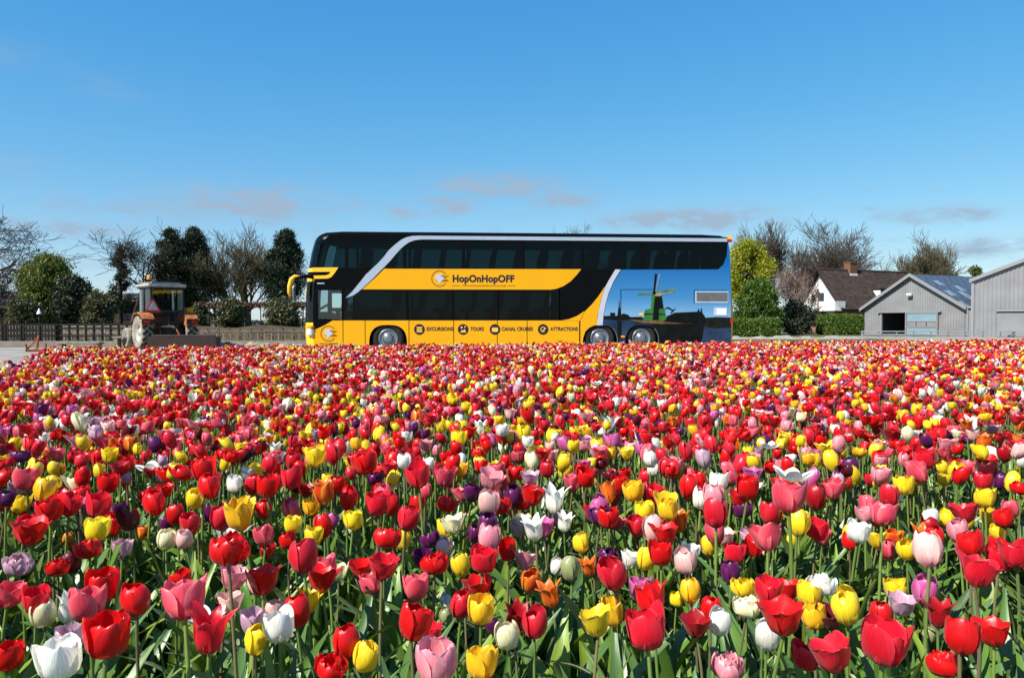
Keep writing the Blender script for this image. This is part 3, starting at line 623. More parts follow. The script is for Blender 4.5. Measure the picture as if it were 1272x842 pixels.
for s in (0, 1):   # roof sheets, course by course
    sx = -1 if s == 0 else 1; nco, nro = 6, 12
    sheet = None
    rr = empty('roof', (GW / 2, 0, AZ)); rr.parent = BN
    slope = math.hypot(GW / 2 + .2, (AZ - EZ) * (GW / 2 + .2) / (GW / 2)); th = math.atan2(AZ - EZ, GW / 2)
    rng = random.Random(9 + s)
    for i in range(nco):
        for j in range(nro):
            cl = slope / nco; cw = (LEN + .5) / nro
            key = 'skylight_and_glare' if rng.random() < (.22 if s else .1) else 'slate_sheet'  # randomly chosen paler sheets: white roof reflections put into the colour
            u = (i + .5) * cl; c = Vector((sx * u * math.cos(th), -.25 + (j + .5) * cw, -u * math.sin(th) + .04 + .012 * ((i * 7 + j) % 3)))
            bm = bmesh.new(); bx(bm, (0, 0, 0), (cl * 1.06, cw * .985, .03))
            o = bobj('roof_sheet', bm, M[key], rr); o.location = c; o.rotation_euler = (0, sx * th + rng.uniform(-.012, .012) + sx * .02, 0)
    bt = pyobj('verge_trim', [(0, -.33, .16), (sx * (GW / 2 + .25), -.33, -(AZ - EZ) * (1 + .5 / GW) + .16), (sx * (GW / 2 + .25), -.33, -(AZ - EZ) * (1 + .5 / GW) - .1), (0, -.33, -.1),
                         (0, -.27, .16), (sx * (GW / 2 + .25), -.27, -(AZ - EZ) * (1 + .5 / GW) + .16), (sx * (GW / 2 + .25), -.27, -(AZ - EZ) * (1 + .5 / GW) - .1), (0, -.27, -.1)],
                [(0, 1, 2, 3), (4, 7, 6, 5), (0, 4, 5, 1), (3, 2, 6, 7), (1, 5, 6, 2)], M['sheet_trim'], rr)
dr = empty('sliding_door', ((d1 + d2) / 2, -.16, 0)); dr.parent = BN; dw = d2 - d1
for z0_, z1_, mm in ((DZ * .62, DZ - .06, 'barn_door'), (.06, DZ * .36, 'barn_door')): box('pane', (0, 0, (z0_ + z1_) / 2), (dw - .16, .04, z1_ - z0_), M[mm], dr)
for k in range(3): box('panel', ((k - 1) * dw / 3.1, 0, DZ * .49), (dw / 3.4, .045, DZ * .2), M['sheet'], dr)
for z in (DZ * .62, DZ * .36, DZ - .03, .05): box('door_rail', (0, -.01, z), (dw, .075, .07), M['sheet_trim'], dr)
for s in (-1, 1): box('door_stile', (s * dw / 2, -.01, DZ / 2), (.08, .08, DZ), M['sheet_trim'], dr)
box('door_track', ((d0 + d2) / 2, -.14, DZ + .07), (d2 - d0 + .5, .12, .1), M['sheet_trim'], BN)
for x in (d0, d1): box('door_jamb', (x, -.03, DZ / 2), (.12, .14, DZ), M['sheet_trim'], BN)
lamp = empty('wall_lamp', (lx(1133), -.02, gz(366, 56))); lamp.parent = BN
box('bracket', (0, -.1, 0), (.06, .22, .06), M['tractor_dark'], lamp); box('lamp_head', (-.08, -.26, .02), (.4, .2, .16), M['white_plate'], lamp, bevel=.03)
bm = bmesh.new(); tube(bm, (GW + .22, -.08, .02), (GW + .22, -.08, EZ - .1), .05); bobj('downpipe', bm, M['rail_metal'], BN)
bm = bmesh.new(); bx(bm, (GW + .62, -.1, EZ - .06), (1.1, .14, .1)); bobj('gutter', bm, M['rail_metal'], BN)
# big barn: only the left half of its gable stands in the picture
CL = at(1208.5, 347, 50); g2 = R(-35)
B2 = empty('barn', (CL.x, CL.y, 0), g2, 'large grey corrugated barn with tall rising gable edge', 'barn')
W2 = 18.0; E2 = CL.z; A2 = E2 + 3.75; hi2 = lambda x: E2 + (A2 - E2) * (1 - abs(x - W2 / 2) / (W2 / 2))
corrugated('wall', M['sheet'], B2, 0, W2, lambda x: 0, hi2, pitch=.24, amp=.03)
for xa in (0.02, W2 - .02): pyobj('wall', [(xa, .03, 0), (xa, 16, 0), (xa, 16, E2), (xa, .03, E2)], [(0, 1, 2, 3)], M['sheet'], B2)
for sx in (-1, 1):
    e = W2 / 2 + .2; dz = (A2 - E2) * (1 + .4 / W2)
    pyobj('roof', [(W2 / 2, -.2, A2 + .06), (W2 / 2 + sx * e, -.2, A2 - dz + .06), (W2 / 2 + sx * e, 16, A2 - dz + .06), (W2 / 2, 16, A2 + .06)], [(0, 1, 2, 3)], M['slate_sheet'], B2)
    pyobj('verge_trim', [(W2 / 2, -.23, A2 + .1), (W2 / 2 + sx * e, -.23, A2 - dz + .1), (W2 / 2 + sx * e, -.23, A2 - dz - .14), (W2 / 2, -.23, A2 - .14),
                         (W2 / 2, -.18, A2 + .1), (W2 / 2 + sx * e, -.18, A2 - dz + .1), (W2 / 2 + sx * e, -.18, A2 - dz - .14), (W2 / 2, -.18, A2 - .14)], [(0, 1, 2, 3), (4, 7, 6, 5), (0, 4, 5, 1), (3, 2, 6, 7)], M['sheet_trim'], B2)
box('corner_trim', (0.0, -.03, E2 / 2), (.16, .16, E2), M['sheet_trim'], B2)
tx = 1.35
box('door_track', (tx + 3, -.16, gz(386, 50)), (6, .16, .12), M['sheet_trim'], B2)
box('door_leaf', (tx + 3, -.1, gz(386, 50) / 2 - .05), (5.9, .06, gz(386, 50) - .15), M['sheet'], B2)
# low metal crash rail in front of the barns
t = empty('crash_rail', (gx(1071, 48.5), 48.5, .004), 0, 'low pale metal crash rail in front of the barns', 'rail')
RW = gx(1330, 48.5) - gx(1071, 48.5)
for z in (.38, .18): box('rail', (RW / 2, 0, z), (RW, .05, .07), M['rail_metal'], t)
for k in range(13): box('post', (RW * k / 12, .05, .21), (.07, .06, .42), M['rail_metal'], t)
# pale rubble heaps by the hedge and between the tractor and the bus
rng = np.random.default_rng(81)
def heap(name, px0, px1, Y, h, label, seed):
    r_ = random.Random(seed); x0, x1 = gx(px0, Y), gx(px1, Y); bm = bmesh.new(); nx, ny = 46, 7; g = []
    for i in range(nx):
        row = []
        for j in range(ny):
            f = math.sin(math.pi * j / (ny - 1)) * math.sin(math.pi * min(1, max(0, i / (nx - 1)))) ** .35
            row.append(bm.verts.new((x0 + (x1 - x0) * i / (nx - 1), Y + (j - 3) * .25 + r_.uniform(-.05, .05), .006 + max(0, f * h * (.45 + .16 * math.sin(i * .9 + seed) + .12 * math.sin(i * .37) + r_.uniform(-.16, .16))))))
        g.append(row)
    for a, b in zip(g, g[1:]):
        for k in range(ny - 1): bm.faces.new((a[k], b[k], b[k + 1], a[k + 1]))
    tag(bobj(name, bm, M['gravel']), label, 'gravel', kind='stuff')
heap('gravel_heap', 880, 1075, 44, .32, 'low pale ridge of gravel in front of the clipped hedges', 1)
heap('gravel_heap', 255, 385, 29.8, .34, 'low pale ridge of gravel between the tractor and the bus', 2)

# ---------------------------------------------------------------- the double-deck bus
A = Vector((gx(376, 23.3), 23.3, 0)); Bq = Vector((gx(913, 24.3), 24.3, 0))
BL = (Bq - A).length; bdir = (Bq - A).normalized(); bnor = Vector((-bdir.y, bdir.x, 0)); BA = math.atan2(bdir.y, bdir.x)
W = 2.55
BUS = empty('double_decker_bus', tuple(A + bdir * BL / 2 + bnor * W / 2 + Vector((0, 0, .004))), BA, 'yellow and black double-deck tour coach parked behind the tulip field', 'bus')
def buv(px, py):
    """photograph pixel -> (along, up) on the near side of the bus"""
    a = (px - CX) / F; b = (CY - py) / F
    d = Vector((a, math.cos(PITCH) + b * math.sin(PITCH), b * math.cos(PITCH) - math.sin(PITCH)))
    k = (A.x * bnor.x + A.y * bnor.y) / (d.x * bnor.x + d.y * bnor.y); p = d * k
    return ((p.x - A.x) * bdir.x + (p.y - A.y) * bdir.y, H + p.z)
def bu(px, v=1.5): return buv(px, YH)[0]
def LP(u, y, z): return Vector((u - BL / 2, y - W / 2, z))
def plate(name, pts, y, m, parent=BUS, th=.004, holes=None):
    """flat shape on the near side, its face y metres in from the side plane (negative: proud)"""
    bm = bmesh.new(); a = [bm.verts.new(LP(u, y, v)) for u, v in pts]; b = [bm.verts.new(LP(u, y + th, v)) for u, v in pts]
    bm.faces.new(a); bm.faces.new(b[::-1]); n_ = len(a)
    for k in range(n_): bm.faces.new((a[k], a[(k + 1) % n_], b[(k + 1) % n_], b[k]))
    return bobj(name, bm, M[m] if isinstance(m, str) else m, parent)
def pp(pts): return [buv(x, y) for x, y in pts]
def bbox_(name, u0, u1, y0, y1, z0, z1, m, parent=BUS, bevel=0.):
    return box(name, LP((u0 + u1) / 2, (y0 + y1) / 2, (z0 + z1) / 2), (u1 - u0, y1 - y0, z1 - z0), M[m], parent, bevel)
# curved nose, roof and tail: one loft, split into its parts
ZF = [.28, .45, .6, .8, 1.0, 1.25, 1.5, 1.75, 2.0, 2.3, 2.45, 2.60, 2.72, 2.9, 3.1, 3.3, 3.45, 3.58, 3.68, 3.75, 3.81, 3.86]
UF = lambda z: float(np.interp(z, [.28, .6, 1.05, 1.9, 2.4, 2.7, 3.3, 3.58, 3.68, 3.75, 3.81, 3.86], [.03, 0, 0, .02, .06, .1, .22, .30, .36, .43, .52, .65]))
outl = [(UF(z), z) for z in ZF] + [(1.2, 3.9), (4, 3.905), (9, 3.905), (BL - 1.1, 3.9), (BL - .45, 3.87), (BL - .25, 3.8), (BL - .17, 3.68), (BL - .13, 3.4), (BL - .08, 2.75), (BL - .03, 2.0), (BL, 1.2), (BL, .7), (BL - .03, .28)]
YS = [0, .05, .12, .22, .4, .8, 1.275]; CF = [.32, .21, .12, .05, .01, -.03, -.05]; DZ_ = [.11, .055, .022, .006, 0, -.005, -.01]; CR = [.13, .07, .03, .01, 0, -.01, -.02]
ys = YS + [W - y for y in YS[-2::-1]]; idx = list(range(7)) + list(range(5, -1, -1))
grid = []
for y, i in zip(ys, idx):
    row = []
    for (u, z) in outl:
        fr = max(0, min(1, (1.6 - u) / 1.0)); re = max(0, min(1, (u - BL + 1.2) / .9)); tz = max(0, min(1, (z - 3.5) / .35))
        row.append(LP(u + CF[i] * fr - CR[i] * re, y, z - DZ_[i] * tz))
    grid.append(row)
parts = {}
for j in range(len(outl) - 1):
    zc = (outl[j][1] + outl[j + 1][1]) / 2; uc = (outl[j][0] + outl[j + 1][0]) / 2
    if uc < 1.0:
        key = 'front_bumper' if zc < 1.0 else 'windscreen' if zc < 2.3 else 'brow_strip' if zc < 2.45 else 'brow_gap' if zc < 2.60 else 'brow_strip.upper' if zc < 2.72 else 'upper_windscreen' if zc < 3.70 else 'roof'
    elif uc > BL - .3: key = 'tail_panel'
    else: key = 'roof'
    parts.setdefault(key, []).append(j)
PM = {'front_bumper': 'bus_yellow_trim', 'windscreen': 'screen_glass', 'brow_strip': 'bus_yellow_trim', 'brow_gap': 'black_paint', 'brow_strip.upper': 'bus_yellow_trim', 'upper_windscreen': 'screen_glass', 'roof': 'black_paint', 'tail_panel': 'bus_yellow'}
for key, js in parts.items():
    bm = bmesh.new(); cache = {}
    def gv(i, j):
        if (i, j) not in cache: cache[(i, j)] = bm.verts.new(grid[i][j])
        return cache[(i, j)]
    for j in js:
        for i in range(len(ys) - 1): bm.faces.new((gv(i, j), gv(i + 1, j), gv(i + 1, j + 1), gv(i, j + 1)))
    bobj(key.split('.')[0], bm, M[PM[key]], BUS, True)
bbox_('chassis', .5, BL - .5, .5, W - .5, .25, .9, 'black_matt')
bbox_('floor', .35, BL - .2, .06, W - .06, .92, 1.0, 'interior'); bbox_('upper_floor', .5, BL - .2, .06, W - .06, 2.1, 2.2, 'interior')
bbox_('engine_bulkhead', bu(700), bu(700) + .06, .06, W - .06, 1.0, 2.1, 'interior'); bbox_('ceiling', .9, BL - .4, .1, W - .1, 3.70, 3.74, 'interior')
bbox_('dashboard', .15, .7, .35, W - .35, .98, 1.35, 'interior', bevel=.05)
def ue(v): return UF(v) + .32         # where the flat side begins at height v
BASE = .28; LW0, LW1, UW0, UW1, TOP = 1.075, 2.07, 2.735, 3.57, 3.79
UEND = BL - .135
def side(y, near):
    pr = 0
    th = .03 if near else -.03
    P = lambda nm, pts, m='black_paint': plate(nm, pts, y, m, th=th)
    P('side_panel', [(ue(UW1), UW1), (UEND - .12, UW1), (UEND - .15, TOP), (ue(TOP) + .1, TOP)])
    P('side_panel', [(ue(LW1), LW1), (UEND, LW1), (UEND - .03, UW0), (ue(UW0), UW0)])
    ux = bu(696)
    P('side_panel', [(ux, LW0), (UEND, LW0), (UEND, LW1), (ux, LW1)])
    up = [bu(x) for x in (397, 431, 503, 576, 650, 724, 798, 903)]
    for a, b in zip(up, up[1:]):
        a_ = max(a, 0) + .05
        pts = [(a_, UW0), (b - .05, UW0), (b - .05, UW1), (a_, UW1)]
        if a == up[0]: pts[0] = (ue(UW0) + .02, UW0); pts[3] = (ue(UW1) + .02, UW1)
        plate('upper_window', pts, y + th * .3, 'bus_glass', th=th * .3)
        P('window_pillar', [(b - .05, UW0), (b + .05 if b != up[-1] else UEND - .09, UW0), (b + .05 if b != up[-1] else UEND - .12, UW1), (b - .05, UW1)])
    lo = [bu(x) for x in (393.5, 426, 506, 563, 619, 696)]
    for k, (a, b) in enumerate(zip(lo, lo[1:])):
        pts = [(a + .04, LW0 + .03), (b - .04, LW0 + .03), (b - .04, LW1), (a + .04, LW1)]
        if k == 0:
            pts[0] = (bu(395.5), LW0 + .05); pts[3] = (bu(395.5), LW1 - .05)
            P('window_pillar', [(ue(LW0), LW0), (bu(395.5), LW0), (bu(395.5), LW1), (ue(LW1), LW1)])
            P('window_pillar', [(bu(395.5), LW1 - .05), (b - .04, LW1 - .05), (b - .04, LW1), (bu(395.5), LW1)])
        plate('driver_window' if k == 0 else 'lower_window', pts, y + th * .3, 'clear_glass' if k == 0 else 'bus_glass_dark', th=th * .3)
        if k < 4: P('window_pillar', [(b - .04, LW0), (b + .04, LW0), (b + .04, LW1), (b - .04, LW1)])
        P('window_sill', [(a, LW0), (b - .041, LW0), (b - .041, LW0 + .03), (a, LW0 + .03)])
side(0.0, True); side(W, False)
# driver's window divider and cab seat
def arch(cx, hw, top, n_=18):
    """points of a wheel arch, right foot to left foot"""
    o = []
    for k in range(n_ + 1):
        a = math.pi * k / n_; c, s = math.cos(a), math.sin(a); p = .72
        o.append((cx + hw * math.copysign(abs(c) ** p, c), BASE + (top - BASE) * abs(s) ** p))
    return o
WH = [bu(482), bu(745.5), bu(797.5)]
AR = [arch(WH[0], .60, .93), arch(WH[1], .56, .92), arch(WH[2], .545, .92)]
def lower(y, near):
    th = .03 if near else -.03; g = .012
    S = [bu(x) for x in (393, 426, 453.5, 508, 563.6, 617.7, 654.8, 719.8)]
    P = lambda pts: plate('lower_panel', pts, y, 'bus_yellow', th=th)
    tl = [(ue(.98), .78), (bu(393), .80), (bu(404), .93), (bu(413), LW0 - .005), (S[1] - g, LW0 - .005), (S[1] - g, BASE), (ue(.4), BASE)]
    P(tl)
    plate('side_panel', [(ue(LW0), LW0 - .003), (bu(413), LW0 - .003), (bu(404), .94), (bu(393), .81), (ue(.8), .79)], y, 'black_paint', th=th)
    P([(S[1] + g, BASE), (S[2] - g, BASE), (S[2] - g, LW0 - .005), (S[1] + g, LW0 - .005)])
    P([(S[2] + g, BASE), (S[2] + g, LW0 - .005), (S[3] - g, LW0 - .005), (S[3] - g, BASE)] + AR[0])
    for a, b in ((3, 4), (4, 5), (5, 6), (6, 7)): P([(S[a] + g, BASE), (S[b] - g, BASE), (S[b] - g, LW0 - .005), (S[a] + g, LW0 - .005)])
    plate('lower_panel', [(S[7] + g, BASE), (S[7] + g, LW0 - .005), (UEND, LW0 - .005), (UEND, BASE)] + AR[2] + AR[1], y, 'bus_yellow' if not near else 'black_matt', th=th)
lower(0.0, True); lower(W, False)
bbox_('inner_skirt', .6, WH[0] - .66, .05, .09, .3, 1.0, 'black_matt'); bbox_('inner_skirt', WH[0] + .66, WH[1] - .62, .05, .09, .3, 1.0, 'black_matt')
for k, wu in enumerate(WH):
    for yy, s in ((.20, -1), (W - .20, 1)):
        wv = empty('wheel', LP(wu, yy, .496)); wv.parent = BUS; Mx = Matrix.Rotation(R(90) * (1 if s < 0 else -1), 4, 'X')
        bm = bmesh.new(); lathe(bm, [(.28, .10), (.33, .15), (.42, .16), (.47, .14), (.497, .10), (.497, -.10), (.42, -.15), (.28, -.12)], 40, Mx); bobj('tyre', bm, M['tyre'], wv, True)
        bm = bmesh.new(); lathe(bm, [(.30, .12), (.31, .145), (.28, .15), (.26, .12), (.2, .10), (.15, .13), (.14, .19), (.10, .21), (.001, .215)], 32, Mx); rm = bobj('rim', bm, M['wheel_cover'], wv, True)
        bm = bmesh.new()
        for j in range(10):
            a = 2 * math.pi * j / 10; tube(bm, Mx @ Vector((.175 * math.cos(a), .175 * math.sin(a), .10)), Mx @ Vector((.175 * math.cos(a), .175 * math.sin(a), .145)), .014, seg=6)
        bobj('wheel_nuts', bm, M['wheel_cover'], wv)
    bm = bmesh.new(); ra = .66 if k == 0 else .6
    pts = [(wu + ra * math.cos(math.pi * j / 12), .3 + .68 * math.sin(math.pi * j / 12)) for j in range(13)]
    for y0, y1 in ((.035, .55), (W - .55, W - .035)):
        a_ = [bm.verts.new(LP(u, y0, z)) for u, z in pts]; b_ = [bm.verts.new(LP(u, y1, z)) for u, z in pts]
        for j in range(12): bm.faces.new((a_[j], a_[j + 1], b_[j + 1], b_[j]))
        bm.faces.new(b_ if y0 < 1 else a_)
    bobj('wheel_housing', bm, M['black_matt'], BUS)
# bright lips on the two rear arches
for k in (1, 2):
    a = AR[k]; o = [(WH[k] + (u - WH[k]) * 1.035, BASE + (v - BASE) * 1.03) for u, v in a]; h = len(a) // 2 - 3
    plate('arch_lip', a[:h] + o[:h][::-1], -.014, 'wheel_cover', th=.02)
# yellow livery, silver sweep, mural
plate('yellow_band', pp([(477.5, 334.0), (722, 334.6), (716, 342), (709, 349.5), (700, 355.5), (691, 359), (684, 360), (450, 359.6), (458, 352.5), (468, 343.5)]), -.006, 'bus_yellow', th=.0055)
plate('silver_sweep', pp([(429.4, 370.2), (437, 363), (446, 352), (454.7, 341), (470, 326.7), (477, 319), (483, 311), (489, 305.5), (494, 301.4), (499, 297.7), (505, 295), (512, 293.4), (520, 293), (903.3, 296.4),
                          (903.2, 300.6), (527, 297.7), (520, 298), (514, 299), (508, 301.3), (503, 304.7), (497, 310), (492, 315.7), (484.5, 324.5), (476.7, 332.6), (463, 346.5), (450, 358.6), (444, 363.6), (439, 367)]), -.012, 'silver', th=.012)
plate('rear_yellow', pp([(721, 399.2), (726, 387.5), (735, 378.5), (743.5, 368), (751, 356.5), (748, 367), (745, 378), (742.3, 391), (741.3, 404), (738, 404.4), (732, 407), (727, 412), (724.3, 420), (723.5, 430), (721, 430)]), -.006, 'bus_yellow', th=.0055)
plate('rear_yellow', pp([(697, 398.2), (707, 396.5), (717, 392.5), (726, 386.5), (720.4, 399)]), -.0055, 'bus_yellow', th=.005)
plate('white_sweep', pp([(764.5, 334.8), (757, 347), (751, 358), (747, 372), (743.5, 386), (741.3, 404.3), (748.5, 404), (749.5, 392), (752, 378), (756, 364), (762, 350), (771, 335)]), -.009, 'pale_print', th=.009)
R1 = [(772, 335.2), (762.6, 351), (756.6, 364.5), (752.6, 378), (750.1, 392), (749.1, 404.2)]
M1 = [(AR[1][0][0], BASE)]
right_arch1 = [p for p in AR[1] if p[0] > WH[1] + .02][::-1]
mural_pts = pp(R1) + [(u + .004, v + .004) for u, v in right_arch1] + [(u - .0, v + .004) for u, v in AR[2][::-1]] + [(UEND - .003, BASE), (UEND - .01, 2.0), (UEND - .045, 2.9), (UEND - .09, 3.52)] + pp([(903.8, 302), (902.7, 318), (898.5, 329), (892, 334.9)])
mural = plate('mural', mural_pts, -.007, 'mural_sky', th=.0065)
vb = lambda px, py: buv(px, py)
HZ = 394.5
plate('printed_water', [(u, v) for u, v in pp([(749.4, HZ), (908, HZ + .5)])][:1] + [(UEND - .008, buv(908, HZ + 1)[1]), (UEND - .006, BASE + .005)] + [(u, v + .006) for u, v in AR[2]] + [(u + .006, v + .006) for u, v in right_arch1[::-1]] + pp([(749.2, 403.8)]), -.0095, 'mural_water', mural, th=.002)
DEC = [('printed_bank', [(749.6, 396.8), (749.8, 392.6), (758, 392.2), (757.6, 388.6), (764, 388.6), (764, 392.6), (772, 391), (774, 389.4), (780, 391), (783, 394), (797, 393.6), (800, 397), (790, 398), (770, 398)], 'mill_dark', -.012),
       ('printed_small_mill', [(766.2, 396.5), (767.6, 385), (768.4, 380.5), (768.6, 374), (769.2, 374), (769.6, 380.5), (770.8, 385.5), (773, 396.5)], 'mill_dark', -.0125),
       ('printed_reflection', [(766.6, 399), (772, 399), (772, 421), (767, 419)], 'mill_dark', -.0125),
       ('printed_shore', [(780, 397), (800, 397.6), (830, 398.6), (860, 399), (860, 402), (820, 402.6), (797, 401)], 'mill_bank', -.0125),
       ('printed_dark_water', [(808, 402.4), (876, 401), (874, 408), (872, 422), (868, 430), (822, 430), (818, 420)], 'mill_dark', -.0122),
       ('printed_barn', [(824, 399.5), (828, 393), (838, 388.6), (866, 387.2), (867, 384), (868.4, 384), (868.6, 387), (870, 387), (870.4, 383), (871.6, 383), (872, 388), (876, 394), (876.6, 401.5), (850, 402)], 'mill_dark', -.0128),
       ('printed_reeds', [(876.7, 394.6), (890, 394), (907.6, 394.4), (907.6, 407), (890, 408), (876.8, 406)], 'mural_reeds', -.0124),
       ('printed_mill_base', [(798.5, 398), (800, 393), (801, 385), (808, 383.4), (825.5, 383.2), (827.6, 397), (823, 398.4)], 'mill_green', -.0135),
       ('printed_mill_tower', [(806, 397.6), (808.6, 379), (809.4, 366.6), (813, 364), (821.6, 364.6), (823, 375), (824, 383.4), (818.6, 398.2)], 'mill_green', -.0142),
       ('printed_mill_shade', [(810.4, 398), (812.6, 372), (814, 366), (821.6, 366), (823.2, 377), (824.2, 383.3), (818.4, 384), (818.2, 397.8)], 'mill_dark', -.0149),
       ('printed_gallery', [(795, 389.3), (826.5, 390.2), (826.5, 391.4), (795, 390.8)], 'mill_dark', -.0156),
       ('printed_lamp_box', [(794, 389), (799.4, 389), (799.4, 391.6), (794, 391.6)], 'print_yellow', -.0163),
       ('printed_mill_cap', [(813, 366.8), (815, 363.6), (820.6, 363.2), (822.6, 366), (820, 368.2), (814, 368)], 'mill_cap', -.0156),
       ('printed_tail_pole', [(824, 384), (830, 381.2), (836, 385.2), (838.4, 383), (839, 383.6), (836.6, 386.4), (833.4, 389.6), (832.6, 388.8), (834.6, 386), (829.4, 383.4)], 'mill_dark', -.0149),
       ('printed_sail_blur', [(813.6, 362), (818.6, 340.6), (820.4, 341), (815.2, 362)], 'mill_blur', -.0152),
       ('printed_sail', [(811.2, 363), (813.4, 340.2), (816, 340.6), (813.4, 363)], 'mill_dark', -.016),
       ('printed_sail', [(812, 363.4), (811, 365.6), (792, 366.6), (792, 364.2)], 'mill_sail', -.016),
       ('printed_sail', [(814, 362.4), (838, 358.3), (838.2, 360.6), (815.6, 364.8)], 'mill_sail', -.016),
       ('printed_sail_blur', [(820, 364.9), (838, 361.3), (836, 364), (824, 366.4)], 'mill_blur', -.0152),
       ('printed_sail_hub', [(810.6, 361.6), (814.2, 361.6), (814.4, 366), (810.8, 366)], 'mill_dark', -.0167)]
for nm, pts, mm, yy in DEC: plate(nm, pp(pts), yy, mm, mural, th=.0004)
# seams of the mural flaps
for a, b, c, d in ((771, 359.4, 812, 359.8), (770.6, 359.4, 771.2, 386), (862, 360, 904, 360.3), (861.6, 360, 862.2, 377)):
    plate('panel_seam', pp([(a, b), (c if c - a > 2 else c, b), (c, d), (a, d)] if c - a > 2 else [(a, b), (c, b), (c, d), (a, d)]), -.0182, 'mural_reeds', mural, th=.0003)
# air grille and number holder
gr = plate('air_grille', pp([(863.5, 362), (904.5, 362.2), (904.5, 376.6), (863.5, 376.4)]), -.018, 'grille_frame', BUS, th=.008)
for k in range(7):
    y0 = 363.4 + k * 1.62; plate('slat', pp([(865, y0), (903.4, y0 + .1), (903.4, y0 + 1.1), (865, y0 + 1.0)]), -.028, 'grille_slat', gr, th=.009)
hd = plate('vent_cover', pp([(886.5, 381.6), (903, 381.8), (903, 392.4), (886.5, 392.2)]), -.018, 'grille_frame', BUS, th=.008)
plate('white_label', pp([(890, 383.4), (902, 383.6), (902, 391), (890, 390.8)]), -.020, 'white_plate', hd, th=.0015)
plate('tail_light', pp([(907.0, 395.5), (910.6, 395.6), (910.6, 401.5), (907.0, 401.4)]), -.02, 'red_lens', BUS, th=.06)
plate('marker_lamp', pp([(904, 297.4), (909, 297.8), (909.4, 301), (904.6, 300.8)]), -.015, 'red_lens', BUS, th=.1)
plate('marker_lamp', pp([(903.6, 293), (908.2, 293.4), (909, 297.6), (904, 297.2)]), -.013, 'bus_yellow_trim', BUS, th=.1)
for px in (773.5, 829, 885): plate('side_marker', pp([(px - 2.2, 417 if px < 800 else 423), (px + 2.2, 417 if px < 800 else 423), (px + 2.2, 419.4 if px < 800 else 425), (px - 2.2, 419.4 if px < 800 else 425)]), -.03, 'amber_lens', BUS, th=.03)
# front: brow returning along the side, headlight, mirror
plate('side_brow', pp([(388.5, 332.6), (420.3, 332.4), (416, 339), (411.5, 344.4), (407, 346.2), (388, 346.6), (388, 342.6), (404.6, 342.2), (408.4, 341), (411, 337.8), (388.3, 338)]), -.008, 'bus_yellow_trim', th=.008)
hl = bmesh.new(); bx(hl, LP(.23, .02, .70), (.20, .16, .22), rz=R(-38)); bobj('headlight', hl, M['lamp_lens'], BUS, bevel=.03)
hl = bmesh.new(); bx(hl, LP(.25, .03, .86), (.22, .16, .09), rz=R(-38)); bobj('turn_signal', hl, M['amber_lens'], BUS, bevel=.02)
def pipe(name, pts, radii, m, parent, seg=10, flat=1.0):
    bm = bmesh.new(); rings = []
    for i, p in enumerate(pts):
        a = Vector(pts[max(0, i - 1)]); b = Vector(pts[min(len(pts) - 1, i + 1)]); d = (b - a).normalized(); s = d.cross(Vector((0, 1, 0))).normalized(); t2 = Vector((0, 1, 0))
        rings.append([bm.verts.new(Vector(p) + (s * math.cos(2 * math.pi * k / seg) * flat + t2 * math.sin(2 * math.pi * k / seg)) * radii[i]) for k in range(seg)])
    for a, b in zip(rings, rings[1:]):
        for k in range(seg): bm.faces.new((a[k], a[(k + 1) % seg], b[(k + 1) % seg], b[k]))
    bm.faces.new(rings[0]); bm.faces.new(rings[-1]); return bobj(name, bm, m, parent, True)
for yy in (-.12, W + .12):
    def mp_(px, py): u, v = buv(px, py); return LP(u, yy, v)
    ma = pipe('mirror_arm', [LP(.42, .1 if yy < 0 else W - .1, 2.42), mp_(382, 343.6), mp_(374.5, 345), mp_(366, 346.5)], [.06, .06, .06, .06], M['black_paint'], BUS)
    mh = pipe('mirror_housing', [mp_(373.5, 343.6), mp_(367.5, 344), mp_(363.5, 347.5), mp_(361.3, 356), mp_(360.6, 364), mp_(361.4, 369)], [.05, .10, .13, .13, .10, .05], M['bus_yellow_trim'], BUS, 12, .62)
    pipe('mirror_glass', [mp_(366.6, 352), mp_(365.6, 360), mp_(366, 368), mp_(366.4, 374)], [.06, .10, .10, .05], M['wheel_cover'], mh, 12, .5)
# seats seen through the tinted windows
def seat(u, y, z, parent=BUS):
    bm = bmesh.new(); bx(bm, LP(u, y, z + .42), (.46, .44, .12)); bx(bm, LP(u + .24, y, z + .80), (.13, .44, .72), ry=R(8)); bx(bm, LP(u + .31, y, z + 1.20), (.1, .28, .2), ry=R(8)); bx(bm, LP(u, y, z + .2), (.12, .3, .4))
    return bobj('seat', bm, M['interior'], parent, bevel=.02)
for k in range(14):
    for y in (.36, .84, W - .84, W - .36): seat(1.6 + k * .84, y, 2.2)
for k in range(7):
    for y in (.36, W - .36): seat(2.6 + k * .86, y, 1.0)
ds = seat(1.0, .6, 1.0)
bm = bmesh.new(); lathe(bm, [(.21, 0), (.225, .02), (.21, .04), (.19, .02), (.21, 0)], 20, Matrix.Translation(LP(.62, .6, 1.52)) @ Matrix.Rotation(R(-30), 4, 'Y')); bobj('steering_wheel', bm, M['black_matt'], BUS, True)
